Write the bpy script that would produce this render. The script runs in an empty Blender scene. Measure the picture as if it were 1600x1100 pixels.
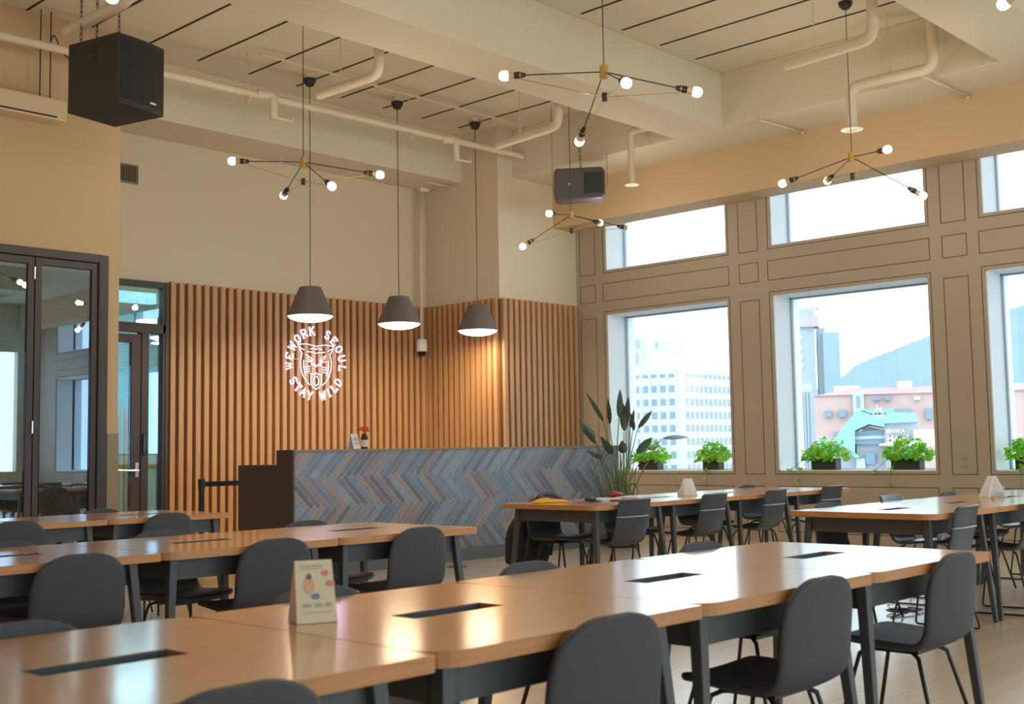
import bpy, bmesh, math, random
from mathutils import Vector, Matrix
random.seed(7)
S = bpy.context.scene
C = S.collection
# ------------------------------------------------------------------ camera, world, light, exposure
FPX, YAW, PITCH, ROLL, CAMH = 1838.0, 0.8105, 0.0831, -0.0169, 1.16
_r0 = Vector((math.cos(YAW), -math.sin(YAW), 0))
FW = Vector((math.sin(YAW)*math.cos(PITCH), math.cos(YAW)*math.cos(PITCH), math.sin(PITCH)))
_u0 = _r0.cross(FW)
RT = _r0*math.cos(ROLL) + _u0*math.sin(ROLL)
UP = -_r0*math.sin(ROLL) + _u0*math.cos(ROLL)
cam = bpy.data.objects.new('camera', bpy.data.cameras.new('camera'))
C.objects.link(cam)
cam.matrix_world = Matrix(((RT.x, UP.x, -FW.x, 0), (RT.y, UP.y, -FW.y, 0), (RT.z, UP.z, -FW.z, CAMH), (0, 0, 0, 1)))
cam.data.sensor_width = 36
cam.data.lens = FPX/1600*36
cam.data.clip_end = 5000
cam.data.clip_start = 0.05
cam.data.dof.use_dof = True
cam.data.dof.focus_distance = 9.0
cam.data.dof.aperture_fstop = 5.0
S.camera = cam

W = bpy.data.worlds.new('world'); S.world = W; W.use_nodes = True
bg = W.node_tree.nodes['Background']
bg.inputs[0].default_value = (0.74, 0.89, 1.0, 1)
bg.inputs[1].default_value = 1.95
S.view_settings.view_transform = 'Standard'
S.view_settings.look = 'None'
S.view_settings.gamma = 1
S.view_settings.exposure = 1.06
S.cycles.max_bounces = 8
S.cycles.diffuse_bounces = 5
S.cycles.glossy_bounces = 4
S.cycles.transmission_bounces = 6
S.cycles.sample_clamp_indirect = 6
S.cycles.caustics_reflective = False
S.cycles.caustics_refractive = False

XW, YB, YC, XC = 12.63, 12.17, 10.73, 11.06     # window wall, back wall, column front, column side
ZB, ZC, XH = 4.82, 5.47, 12.16                  # underside of beams, ceiling, window header
WINY = [(8.23, 10.20), (5.60, 7.58), (2.98, 4.96), (0.36, 2.34), (-2.26, -0.28), (-4.88, -2.90)]
for i, (a, b) in enumerate(WINY):               # daylight portals in the openings
    for (z0, z1) in ((0.85, 3.01), (3.62, 4.6)):
        ld = bpy.data.lights.new('window_portal', 'AREA'); ld.shape = 'RECTANGLE'
        ld.size = b-a; ld.size_y = z1-z0
        ld.cycles.is_portal = True
        lo = bpy.data.objects.new('window_portal', ld); C.objects.link(lo)
        lo.location = (XW+0.30, (a+b)/2, (z0+z1)/2); lo.rotation_euler = (math.pi/2, 0, math.pi/2)

for (a, b) in ((-3.6, -0.9), (-0.2, 2.5), (3.2, 5.9), (6.6, 9.3), (9.8, 12.2)):  # portals for the unseen south windows added as cool fill
    ld = bpy.data.lights.new('window_portal', 'AREA'); ld.shape = 'RECTANGLE'; ld.size = b-a; ld.size_y = 2.85; ld.cycles.is_portal = True
    lo = bpy.data.objects.new('window_portal', ld); C.objects.link(lo); lo.location = ((a+b)/2, -6.15, 2.275); lo.rotation_euler = (math.pi/2, 0, 0)

# ------------------------------------------------------------------ materials
MAT = {}
def mat(name, col, rough=0.6, metal=0.0, noise=None, bump=0.0, emit=None, es=0.0, spec=0.5, coat=0.0):
    m = bpy.data.materials.new(name); m.use_nodes = True
    nt = m.node_tree; b = nt.nodes['Principled BSDF']
    b.inputs['Base Color'].default_value = (*col, 1)
    b.inputs['Roughness'].default_value = rough
    b.inputs['Metallic'].default_value = metal
    b.inputs['Specular IOR Level'].default_value = spec
    b.inputs['Coat Weight'].default_value = coat
    if emit:
        b.inputs['Emission Color'].default_value = (*emit, 1)
        b.inputs['Emission Strength'].default_value = es
    if noise or bump:
        tc = nt.nodes.new('ShaderNodeTexCoord'); n = nt.nodes.new('ShaderNodeTexNoise')
        n.inputs['Scale'].default_value = noise[0] if noise else 40
        n.inputs['Detail'].default_value = 5
        nt.links.new(tc.outputs['Object'], n.inputs['Vector'])
        if noise:
            r = nt.nodes.new('ShaderNodeMapRange'); r.inputs[3].default_value = 1-noise[1]; r.inputs[4].default_value = 1+noise[1]
            mx = nt.nodes.new('ShaderNodeVectorMath'); mx.operation = 'SCALE'; mx.inputs[0].default_value = col
            nt.links.new(n.outputs['Fac'], r.inputs[0]); nt.links.new(r.outputs[0], mx.inputs['Scale'])
            nt.links.new(mx.outputs[0], b.inputs['Base Color'])
        if bump:
            bp = nt.nodes.new('ShaderNodeBump'); bp.inputs['Strength'].default_value = bump; bp.inputs['Distance'].default_value = 0.01
            nt.links.new(n.outputs['Fac'], bp.inputs['Height']); nt.links.new(bp.outputs[0], b.inputs['Normal'])
    MAT[name] = m
    return m
def wood(name, c1, c2, scale=(1.5, 18, 18), rough=0.4, bump=0.05, coat=0.0, plank=None):
    m = bpy.data.materials.new(name); m.use_nodes = True
    nt = m.node_tree; b = nt.nodes['Principled BSDF']
    tc = nt.nodes.new('ShaderNodeTexCoord'); mp = nt.nodes.new('ShaderNodeMapping')
    mp.inputs['Scale'].default_value = scale
    n = nt.nodes.new('ShaderNodeTexNoise'); n.inputs['Scale'].default_value = 2.2; n.inputs['Detail'].default_value = 8; n.inputs['Distortion'].default_value = 0.6
    cr = nt.nodes.new('ShaderNodeValToRGB')
    cr.color_ramp.elements[0].color = (*c2, 1); cr.color_ramp.elements[0].position = 0.3
    cr.color_ramp.elements[1].color = (*c1, 1); cr.color_ramp.elements[1].position = 0.65
    nt.links.new(tc.outputs['Object'], mp.inputs[0]); nt.links.new(mp.outputs[0], n.inputs['Vector'])
    nt.links.new(n.outputs['Fac'], cr.inputs[0])
    out = cr.outputs[0]
    if plank:
        br = nt.nodes.new('ShaderNodeTexBrick'); br.offset = 0.37; br.squash = 1
        br.inputs['Scale'].default_value = 1; br.inputs['Mortar Size'].default_value = 0.003
        br.inputs['Brick Width'].default_value = plank[0]; br.inputs['Row Height'].default_value = plank[1]
        br.inputs['Color1'].default_value = (1, 1, 1, 1); br.inputs['Color2'].default_value = (0.90, 0.89, 0.88, 1); br.inputs['Mortar'].default_value = (0.66, 0.62, 0.58, 1)
        nt.links.new(tc.outputs['Object'], br.inputs['Vector'])
        mu = nt.nodes.new('ShaderNodeMix'); mu.data_type = 'RGBA'; mu.blend_type = 'MULTIPLY'; mu.inputs[0].default_value = 1
        nt.links.new(out, mu.inputs[6]); nt.links.new(br.outputs['Color'], mu.inputs[7]); out = mu.outputs[2]
    nt.links.new(out, b.inputs['Base Color'])
    b.inputs['Roughness'].default_value = rough; b.inputs['Coat Weight'].default_value = coat; b.inputs['Coat Roughness'].default_value = 0.13; b.inputs['Coat IOR'].default_value = 1.75
    if bump:
        bp = nt.nodes.new('ShaderNodeBump'); bp.inputs['Strength'].default_value = bump; bp.inputs['Distance'].default_value = 0.01
        nt.links.new(n.outputs['Fac'], bp.inputs['Height']); nt.links.new(bp.outputs[0], b.inputs['Normal'])
    MAT[name] = m
    return m
def glass(name, tint, refl, rough=0.0):
    m = bpy.data.materials.new(name); m.use_nodes = True
    nt = m.node_tree; nt.nodes.clear()
    o = nt.nodes.new('ShaderNodeOutputMaterial'); t = nt.nodes.new('ShaderNodeBsdfTransparent'); g = nt.nodes.new('ShaderNodeBsdfGlossy')
    mx = nt.nodes.new('ShaderNodeMixShader'); fr = nt.nodes.new('ShaderNodeLayerWeight'); fr.inputs[0].default_value = 0.35
    ma = nt.nodes.new('ShaderNodeMath'); ma.operation = 'MULTIPLY_ADD'; ma.inputs[1].default_value = 0.6; ma.inputs[2].default_value = refl
    t.inputs[0].default_value = (*tint, 1); g.inputs['Roughness'].default_value = rough; g.inputs[0].default_value = (0.62, 0.82, 1, 1) if refl > 0.1 else (0.9, 0.95, 1, 1)
    nt.links.new(fr.outputs['Fresnel'], ma.inputs[0]); nt.links.new(ma.outputs[0], mx.inputs[0])
    nt.links.new(t.outputs[0], mx.inputs[1]); nt.links.new(g.outputs[0], mx.inputs[2]); nt.links.new(mx.outputs[0], o.inputs[0])
    MAT[name] = m
    return m

mat('wall_cream', (0.66, 0.59, 0.45), 0.75, noise=(0.8, 0.03), bump=0.04)
mat('wall_lamplit', (0.58, 0.43, 0.26), 0.75, noise=(0.8, 0.03), bump=0.04)  # cream wall with the warm lamp glow worked into its colour
mat('ceiling_paint', (0.66, 0.61, 0.48), 0.8, noise=(1.2, 0.05), bump=0.06)
mat('groove_dark', (0.03, 0.025, 0.02), 0.9)
mat('window_panel', (0.42, 0.36, 0.29), 0.55, noise=(1.0, 0.02))
mat('reveal_white', (0.86, 0.92, 0.96), 0.6)
mat('frame_dark', (0.055, 0.045, 0.045), 0.45)
mat('frame_blue', (0.35, 0.43, 0.52), 0.5)
mat('dado_grey', (0.30, 0.24, 0.17), 0.6)
mat('pipe_paint', (0.68, 0.60, 0.46), 0.6)
mat('chair_fabric', (0.056, 0.060, 0.072), 0.62, noise=(260, 0.25), bump=0.15)
mat('chair_shell', (0.060, 0.068, 0.084), 0.36)
mat('black_metal', (0.018, 0.018, 0.02), 0.4)
mat('steel_dark', (0.075, 0.085, 0.088), 0.42)
mat('tray_dark', (0.05, 0.07, 0.08), 0.6)
mat('strip_light', (0.36, 0.42, 0.46), 0.3, metal=0.3)
mat('speaker_black', (0.022, 0.022, 0.022), 0.55, noise=(200, 0.3), bump=0.1)
mat('speaker_grille', (0.012, 0.012, 0.013), 0.7)
mat('speaker_grey', (0.078, 0.070, 0.080), 0.5)
mat('badge', (0.7, 0.7, 0.7), 0.4)
mat('counter_side', (0.085, 0.062, 0.056), 0.5)
mat('grout', (0.62, 0.63, 0.66), 0.8)
mat('plinth', (0.14, 0.17, 0.21), 0.5)
mat('shade_grey', (0.12, 0.105, 0.105), 0.55)
mat('brass', (0.75, 0.50, 0.16), 0.35, metal=0.8)
mat('socket_black', (0.02, 0.018, 0.018), 0.5)
mat('bulb_base', (0.55, 0.42, 0.28), 0.5)
mat('white_plastic', (0.85, 0.83, 0.78), 0.45)
mat('white_acrylic', (0.90, 0.93, 0.96), 0.35)
mat('black_gloss', (0.01, 0.01, 0.012), 0.1)
mat('metal_bright', (0.75, 0.72, 0.68), 0.3, metal=0.9)
mat('vent_metal', (0.22, 0.20, 0.15), 0.5)
mat('leaf_dark', (0.045, 0.085, 0.045), 0.42, noise=(8, 0.3))
mat('stem_green', (0.14, 0.20, 0.08), 0.5)
mat('pothos', (0.22, 0.55, 0.04), 0.45, noise=(14, 0.5))
mat('pothos_pale', (0.50, 0.72, 0.10), 0.45, noise=(14, 0.3))
for nme, cc_ in (('pothos', (0.20, 0.50, 0.05)), ('pothos_pale', (0.50, 0.72, 0.10)), ('white_acrylic', (0.73, 0.65, 0.97))):
    m_ = MAT[nme]; nt_ = m_.node_tree; tl = nt_.nodes.new('ShaderNodeBsdfTranslucent'); tl.inputs[0].default_value = (cc_[0]*1.3, min(1, cc_[1]*1.5), cc_[2], 1)
    mxs = nt_.nodes.new('ShaderNodeMixShader'); mxs.inputs[0].default_value = 0.5
    nt_.links.new(nt_.nodes['Principled BSDF'].outputs[0], mxs.inputs[1]); nt_.links.new(tl.outputs[0], mxs.inputs[2]); nt_.links.new(mxs.outputs[0], nt_.nodes['Material Output'].inputs[0])
mat('planter_dark', (0.035, 0.045, 0.03), 0.5)
mat('soil', (0.05, 0.035, 0.02), 0.9)
mat('pot_black', (0.02, 0.02, 0.022), 0.5)
mat('flower_red', (0.75, 0.13, 0.08), 0.6, noise=(60, 0.4))
mat('label_cream', (0.75, 0.62, 0.48), 0.5)
mat('bag_black', (0.018, 0.017, 0.018), 0.75, noise=(14, 0.5), bump=0.4)
mat('pouch_yellow', (0.85, 0.45, 0.03), 0.55)
mat('book_red', (0.25, 0.02, 0.03), 0.5)
mat('book_silver', (0.62, 0.64, 0.72), 0.35)
mat('book_navy', (0.05, 0.05, 0.09), 0.5)
mat('card_cream', (0.72, 0.66, 0.46), 0.5)
mat('card_white', (0.78, 0.76, 0.80), 0.5)
mat('card_skin', (0.72, 0.42, 0.24), 0.5)
mat('card_dark', (0.16, 0.12, 0.10), 0.5)
mat('card_red', (0.68, 0.26, 0.16), 0.5)
mat('card_blue', (0.20, 0.24, 0.32), 0.5)
mat('card_ink', (0.48, 0.42, 0.28), 0.5)
mat('aircon', (0.70, 0.58, 0.40), 0.45)
mat('bulb_glow', (1, 1, 1), 0.4, emit=(1.0, 0.80, 0.52), es=7)
mat('diffuser_glow', (1, 1, 1), 0.4, emit=(1.0, 0.88, 0.72), es=3)
mat('neon_white', (1, 1, 1), 0.4, emit=(0.80, 0.66, 1.0), es=0.62)
mat('neon_blue', (0.8, 0.9, 1), 0.4, emit=(0.66, 0.80, 1.0), es=0.6)
mat('neon_red', (1, 0.3, 0.2), 0.4, emit=(1.0, 0.16, 0.06), es=2.0)
mat('lounge_lamp', (1, 1, 1), 0.4, emit=(1.0, 0.62, 0.18), es=0.9)
mat('lounge_wall', (0.16, 0.17, 0.15), 0.8)
mat('lounge_green', (0.34, 0.36, 0.24), 0.8)
mat('lounge_blue', (0.16, 0.36, 0.42), 0.7)
mat('lounge_dark', (0.06, 0.05, 0.045), 0.8)
wood('oak_top', (0.62, 0.29, 0.095), (0.57, 0.255, 0.08), (1.0, 16, 10), 0.28, 0.0, coat=0.9)
wood('oak_edge', (0.60, 0.30, 0.12), (0.50, 0.22, 0.08), (2, 2, 30), 0.4, 0.02)
wood('slat_oak', (0.58, 0.345, 0.17), (0.47, 0.26, 0.12), (14, 14, 0.9), 0.45, 0.03)
wood('slat_back', (0.20, 0.09, 0.045), (0.15, 0.065, 0.03), (8, 8, 1), 0.6, 0.0)
wood('floor_wood', (0.70, 0.58, 0.42), (0.62, 0.50, 0.36), (0.8, 9, 1), 0.32, 0.0, plank=(1.3, 0.17), coat=0.8)
MAT['floor_wood'].node_tree.nodes['Principled BSDF'].inputs['Coat Roughness'].default_value = 0.26
MAT['floor_wood'].node_tree.nodes['Principled BSDF'].inputs['Coat IOR'].default_value = 1.6
TILES = []
for i, c in enumerate([(0.203, 0.281, 0.405), (0.163, 0.204, 0.285), (0.271, 0.33, 0.435), (0.284, 0.253, 0.292), (0.21, 0.21, 0.255), (0.176, 0.26, 0.36), (0.339, 0.287, 0.3), (0.156, 0.183, 0.232)]):
    mat('tile_%d' % i, c, 0.32, noise=(22, 0.35), bump=0.15); TILES.append(MAT['tile_%d' % i])
glass('window_glass', (0.97, 1.0, 1.0), 0.02)
glass('door_glass', (0.40, 0.40, 0.40), 0.38)
glass('lobby_glass', (0.72, 0.88, 0.92), 0.30)

# ------------------------------------------------------------------ helpers
class MB:
    def __init__(s): s.v = []; s.f = []; s.m = []
    def add(s, vs, fs, mi=0):
        o = len(s.v); s.v += [tuple(v) for v in vs]; s.f += [tuple(o+i for i in f) for f in fs]; s.m += [mi]*len(fs); return s
    def box(s, x0, y0, z0, x1, y1, z1, mi=0, M=None):
        vs = [Vector((x, y, z)) for z in (z0, z1) for y in (y0, y1) for x in (x0, x1)]
        if M: vs = [M @ v for v in vs]
        return s.add(vs, [(0, 2, 3, 1), (4, 5, 7, 6), (0, 1, 5, 4), (2, 6, 7, 3), (0, 4, 6, 2), (1, 3, 7, 5)], mi)
    def quad(s, a, b, c, d, mi=0): return s.add([a, b, c, d], [(0, 1, 2, 3)], mi)
    def prism(s, poly, z0, z1, mi=0, M=None):
        n = len(poly); vs = [Vector((p[0], p[1], z0)) for p in poly]+[Vector((p[0], p[1], z1)) for p in poly]
        if M: vs = [M @ v for v in vs]
        fs = [tuple(range(n-1, -1, -1)), tuple(range(n, 2*n))]+[(i, (i+1) % n, n+(i+1) % n, n+i) for i in range(n)]
        return s.add(vs, fs, mi)
    def tube(s, pts, r, seg=8, mi=0, caps=True):
        pts = [Vector(p) for p in pts]; n = len(pts); rings = []
        rr = r if isinstance(r, (list, tuple)) else [r]*n
        prev = None
        for i, p in enumerate(pts):
            if i == 0: t = pts[1]-pts[0]
            elif i == n-1: t = pts[-1]-pts[-2]
            else: t = (pts[i+1]-p).normalized()+(p-pts[i-1]).normalized()
            t.normalize()
            if prev is None:
                a = Vector((0, 0, 1)) if abs(t.z) < 0.9 else Vector((1, 0, 0)); u = t.cross(a).normalized()
            else: u = (prev-t*prev.dot(t)).normalized()
            prev = u; w = t.cross(u)
            k = 1.0
            if 0 < i < n-1:
                c = (pts[i+1]-p).normalized().dot((p-pts[i-1]).normalized()); k = 1/max(0.6, math.sqrt((1+c)/2))
            rings.append([p+(u*math.cos(2*math.pi*j/seg)+w*math.sin(2*math.pi*j/seg))*rr[i]*k for j in range(seg)])
        vs = [v for rg in rings for v in rg]; fs = []
        for i in range(n-1):
            for j in range(seg):
                fs.append((i*seg+j, i*seg+(j+1) % seg, (i+1)*seg+(j+1) % seg, (i+1)*seg+j))
        if caps: fs += [tuple(range(seg-1, -1, -1)), tuple((n-1)*seg+j for j in range(seg))]
        return s.add(vs, fs, mi)
    def lathe(s, prof, seg=32, mi=0, M=None):
        vs = []; fs = []; n = len(prof)
        for (r, z) in prof:
            for j in range(seg):
                a = 2*math.pi*j/seg; v = Vector((r*math.cos(a), r*math.sin(a), z)); vs.append(M @ v if M else v)
        for i in range(n-1):
            for j in range(seg):
                fs.append((i*seg+j, i*seg+(j+1) % seg, (i+1)*seg+(j+1) % seg, (i+1)*seg+j))
        return s.add(vs, fs, mi)
    def build(s, name, mats, parent=None, smooth=False, loc=None, bevel=0, sub=0, solid=0, autosm=False):
        me = bpy.data.meshes.new(name); me.from_pydata(s.v, [], s.f)
        for m in (mats if isinstance(mats, (list, tuple)) else [mats]): me.materials.append(MAT[m] if isinstance(m, str) else m)
        me.polygons.foreach_set('material_index', s.m)
        bm = bmesh.new(); bm.from_mesh(me)
        if smooth or sub or bevel: bmesh.ops.remove_doubles(bm, verts=bm.verts, dist=1e-5)
        if not solid: bmesh.ops.recalc_face_normals(bm, faces=bm.faces)
        bm.to_mesh(me); bm.free()
        if smooth: me.polygons.foreach_set('use_smooth', [True]*len(me.polygons))
        me.update()
        o = bpy.data.objects.new(name, me); C.objects.link(o)
        if parent: o.parent = parent
        if loc: o.location = loc
        if solid:
            q = o.modifiers.new('solid', 'SOLIDIFY'); q.thickness = solid; q.offset = 0
        if bevel:
            q = o.modifiers.new('bevel', 'BEVEL'); q.width = bevel; q.segments = 2; q.limit_method = 'ANGLE'; q.angle_limit = math.radians(40)
        if sub:
            q = o.modifiers.new('sub', 'SUBSURF'); q.levels = sub; q.render_levels = sub
        if autosm:
            with_angle(o)
        return o
def with_angle(o, ang=35):
    bm = bmesh.new(); bm.from_mesh(o.data)
    for e in bm.edges:
        e.smooth = not (len(e.link_faces) == 2 and e.calc_face_angle(0) > math.radians(ang))
    for f in bm.faces: f.smooth = True
    bm.to_mesh(o.data); bm.free()
def thing(name, label, cat, loc=(0, 0, 0), rz=0, group=None):
    o = bpy.data.objects.new(name, None); C.objects.link(o); o.empty_display_size = 0.1
    o.location = loc; o.rotation_euler = (0, 0, rz)
    return tag(o, label, cat, group)
def tag(o, label, cat, group=None, kind=None):
    o['label'] = label; o['category'] = cat
    if group: o['group'] = group
    if kind: o['kind'] = kind
    return o
def struct(o): o['kind'] = 'structure'; return o
def dup(root, loc, rz, label, group=None):
    r = root.copy(); C.objects.link(r); r.location = loc; r.rotation_euler = (0, 0, rz); r['label'] = label
    if group: r['group'] = group
    for ch in list(root.children):
        c = ch.copy(); C.objects.link(c); c.parent = r
        for g in list(ch.children):
            d = g.copy(); C.objects.link(d); d.parent = c
    return r
def far(px, py, D):
    d = FW*FPX + RT*(px-800) - UP*(py-550)
    return Vector((0, 0, CAMH)) + d*(D/math.hypot(d.x, d.y))
def arc(pts, rad=0.08, n=5):     # round the inner corners of a polyline
    pts = [Vector(p) for p in pts]; out = [pts[0]]
    for i in range(1, len(pts)-1):
        a = (pts[i-1]-pts[i]).normalized(); b = (pts[i+1]-pts[i]).normalized()
        p0 = pts[i]+a*rad; p1 = pts[i]+b*rad
        for k in range(n+1):
            t = k/n; out.append(p0*(1-t)**2+pts[i]*2*t*(1-t)+p1*t*t)
    out.append(pts[-1]); return out

# ================================================================== THE SETTING
XL, YN = -5.0, -6.0          # far sides of the room behind the camera
struct(MB().box(XL, YN, -0.12, XW+0.65, YB+8, 0).build('floor', 'floor_wood'))
# ceiling slab with shadow gaps, beams
cm = MB(); cm.box(XL, YN, ZC, XW+0.65, YB+0.3, ZC+0.25, 0)
for k in range(-14, 8):
    gx = 6.78+0.658*k
    for (a, b) in ((8.08, 11.12), (4.25, 7.30), (0.4, 3.5)):
        cm.box(gx-0.012, a, ZC-0.006, gx+0.012, b, ZC+0.01, 1)
struct(cm.build('ceiling', ['ceiling_paint', 'groove_dark']))
bmx = MB()
for (a, b) in ((7.38, 8.05), (3.54, 4.21), (-0.30, 0.37), (-4.1, -3.43)):
    bmx.box(XL, a, ZB, 11.35, b, ZC, 0)
bmx.box(11.35, YN, ZB, XW+0.6, YB, ZC, 0)
struct(bmx.build('ceiling', 'ceiling_paint', bevel=0.008))
# back wall soffit (lowered band along the back wall)
struct(MB().box(5.0, 11.42, ZB, 11.35, YB, ZC).build('ceiling', 'ceiling_paint', bevel=0.006))
# window header (bulkhead hanging in front of the upper windows)
struct(MB().box(XH, YN, 4.225, XW-0.02, YC, ZB+0.02).build('wall_header', 'wall_lamplit'))
# back wall, with opening for the entrance door x 5.9..7.02
b = MB(); b.box(7.02, YB, 0, XC+0.2, YB+0.2, ZC); b.box(5.79, YB, 3.14, 7.02, YB+0.2, ZC)
struct(b.build('wall_back', 'wall_cream'))
struct(MB().box(XC, YC, 0, XW+0.6, YB+0.2, ZC).build('wall_column', 'wall_cream'))
# left wall plane (y = 10.95) with folding doors; its return towards the entrance
b = MB(); b.box(XL, 10.95, 3.16, 5.79, 11.15, ZC); b.box(5.67, 10.95, 0, 5.79, 11.15, 3.16); b.box(XL, 10.95, 0, 3.0, 11.15, 3.16)
b.box(5.59, 11.15, 0, 5.79, YB+0.2, ZC)
struct(b.build('wall_left', 'wall_lamplit'))
struct(MB().box(5.675, 10.935, 0, 5.795, 10.95, 1.39).build('trim_1', 'dado_grey'))
struct(MB().box(XL-0.2, YN, 0, XL, YB, ZC).build('wall_west', 'wall_lamplit'))
FILL_WIN = [(-3.6, -0.9), (-0.2, 2.5), (3.2, 5.9), (6.6, 9.3), (9.8, 12.2)]  # unseen window openings behind the camera, added for cool fill light
b = MB(); b.box(XL, YN-0.2, 0, XW+0.65, YN, 0.85); b.box(XL, YN-0.2, 3.7, XW+0.65, YN, ZC)
xs_ = [XL]+[v for ab in FILL_WIN for v in ab]+[XW+0.65]
for i in range(0, len(xs_), 2): b.box(xs_[i], YN-0.2, 0.85, xs_[i+1], YN, 3.7)
struct(b.build('wall_south', 'wall_cream'))
# window wall: grid of piers around openings
wm = MB(); TH = 0.52
ys = [YN]+[v for ab in sorted(WINY) for v in ab]+[YB]
for i in range(0, len(ys), 2): wm.box(XW, ys[i], 0, XW+TH, ys[i+1], ZC, 0)
for (a, b_) in WINY:
    wm.box(XW, a, 0, XW+TH, b_, 0.85, 0); wm.box(XW, a, 3.01, XW+TH, b_, 3.62, 0); wm.box(XW, a, 4.9, XW+TH, b_, ZC, 0)
struct(wm.build('wall_windows', 'window_panel'))
# panel joints: thin dark lines just proud of the wall
def rect_line(m, y0, y1, z0, z1, w=0.007, x=XW):
    for (a0, a1, c0, c1) in ((y0, y1, z0, z0+w), (y0, y1, z1-w, z1), (y0, y0+w, z0, z1), (y1-w, y1, z0, z1)):
        m.box(x-0.0015, a0, c0, x+0.002, a1, c1, 0)
gl = MB()
for (a, b_) in WINY:
    rect_line(gl, a-0.04, b_+0.04, 0.81, 3.05); rect_line(gl, a-0.04, b_+0.04, 3.58, 4.9); rect_line(gl, a-0.04, b_+0.05, 3.19, 3.44)
    rect_line(gl, a-0.02, b_+0.02, 0.12, 0.67)
    for (z0, z1) in ((0.12, 0.67), (0.81, 2.97), (3.19, 3.44), (3.58, 4.9)):
        rect_line(gl, b_+0.18, b_+0.46, z0, z1)
struct(gl.build('trim_2', 'groove_dark'))
# windows: reveal lining, frame, panes
n = 0
for (a, b_) in WINY:
    for (z0, z1) in ((0.85, 3.01), (3.62, 4.9)):
        n += 1
        m = MB(); t = 0.012
        m.box(XW+0.02, a, z0, XW+TH+0.1, a+t, z1, 0); m.box(XW+0.02, b_-t, z0, XW+TH+0.1, b_, z1, 0)
        m.box(XW+0.02, a, z0, XW+TH+0.1, b_, z0+t, 0); m.box(XW+0.02, a, z1-t, XW+TH+0.1, b_, z1, 0)
        xf = XW+0.40
        w = struct(m.build('window_%d' % n, 'reveal_white'))
        f = MB()
        for (c0, c1, d0, d1) in ((a, b_, z0, z0+0.02), (a, b_, z1-0.03, z1), (a, a+0.012, z0, z1), (b_-0.03, b_-0.012, z0, z1)):
            f.box(xf, c0, d0, xf+0.05, c1, d1)
        f.build('window_frame', 'frame_blue', w)
        MB().box(xf+0.02, a+0.012, z0+0.012, xf+0.026, b_-0.012, z1-0.012).build('window_pane', 'window_glass', w)

# slatted cladding on back wall, column side and column front
def slats(name, p0, p1, nrm, n, label, backx=None):
    m = MB(); p0 = Vector(p0); p1 = Vector(p1); nv = Vector(nrm); L = (p1-p0).length; d = (p1-p0)/L
    for i in range(n):
        c = p0+d*(L*(i+0.5)/n); hw = 0.031
        a = c-d*hw; b = c+d*hw
        q = [(a.x, a.y), (b.x, b.y), (b.x+nv.x*0.052, b.y+nv.y*0.052), (a.x+nv.x*0.052, a.y+nv.y*0.052)]
        m.prism(q, 0.0, 3.165, 0)
    e0, e1 = p0, p1
    m.prism([(e0.x, e0.y), (e1.x, e1.y), (e1.x+nv.x*0.008, e1.y+nv.y*0.008), (e0.x+nv.x*0.008, e0.y+nv.y*0.008)], 0, 3.155, 1)
    if backx: m.box(*backx, 0)
    o = m.build(name, ['slat_oak', 'slat_back']); tag(o, label, 'wall cladding', 'vertical oak slat cladding behind the counter')
    return o
slats('slat_cladding', (7.03, YB-0.001, 0), (XC-0.05, YB-0.001, 0), (0, -1, 0), 36, 'long oak slatted wall panel carrying the neon tiger sign', (XC-0.062, YB-0.062, 0, XC-0.002, YB-0.002, 3.165))
slats('slat_cladding', (XC-0.001, YB-0.066, 0), (XC-0.001, YC-0.0, 0), (-1, 0, 0), 13, 'oak slatted panel on side of the column, in the inner corner')
slats('slat_cladding', (XC, YC-0.001, 0), (XW-0.03, YC-0.001, 0), (0, -1, 0), 14, 'oak slatted panel on front of the column, next to the windows')

# folding glass doors in the left wall
xe = 5.67
struct_root = MB()
def glazed_panel(n, x0, x1, y, z1, gl_mat, stile=0.06, top=0.07, bot=0.1, hinge=False):
    m = MB(); d = 0.06
    m.box(x0, y, 0.01, x0+stile, y+d, z1); m.box(x1-stile, y, 0.01, x1, y+d, z1)
    m.box(x0+stile, y, z1-top, x1-stile, y+d, z1); m.box(x0+stile, y, 0.01, x1-stile, y+d, bot)
    o = struct(m.build('door_%d' % n, 'frame_dark', bevel=0.004))
    MB().box(x0+stile, y+0.025, bot, x1-stile, y+0.035, z1-top).build('door_pane', gl_mat, o)
    if hinge:
        h = MB()
        for z in (0.25, 1.45, 2.92): h.tube([(x1-0.002, y-0.008, z-0.06), (x1-0.002, y-0.008, z+0.06)], 0.009)
        h.build('door_hinge', 'metal_bright', o)
    return o
m = MB(); m.box(5.57, 10.93, 0, 5.67, 11.05, 3.16); m.box(3.0, 10.93, 3.08, 5.57, 11.05, 3.16)
struct(m.build('trim_3', 'frame_dark', bevel=0.005))
glazed_panel(1, 4.935, 5.565, 10.95, 3.075, 'door_glass')
glazed_panel(2, 4.29, 4.925, 10.95, 3.075, 'door_glass', hinge=True)
glazed_panel(3, 3.65, 4.285, 10.95, 3.075, 'door_glass')
glazed_panel(4, 3.01, 3.645, 10.95, 3.075, 'door_glass')
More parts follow.
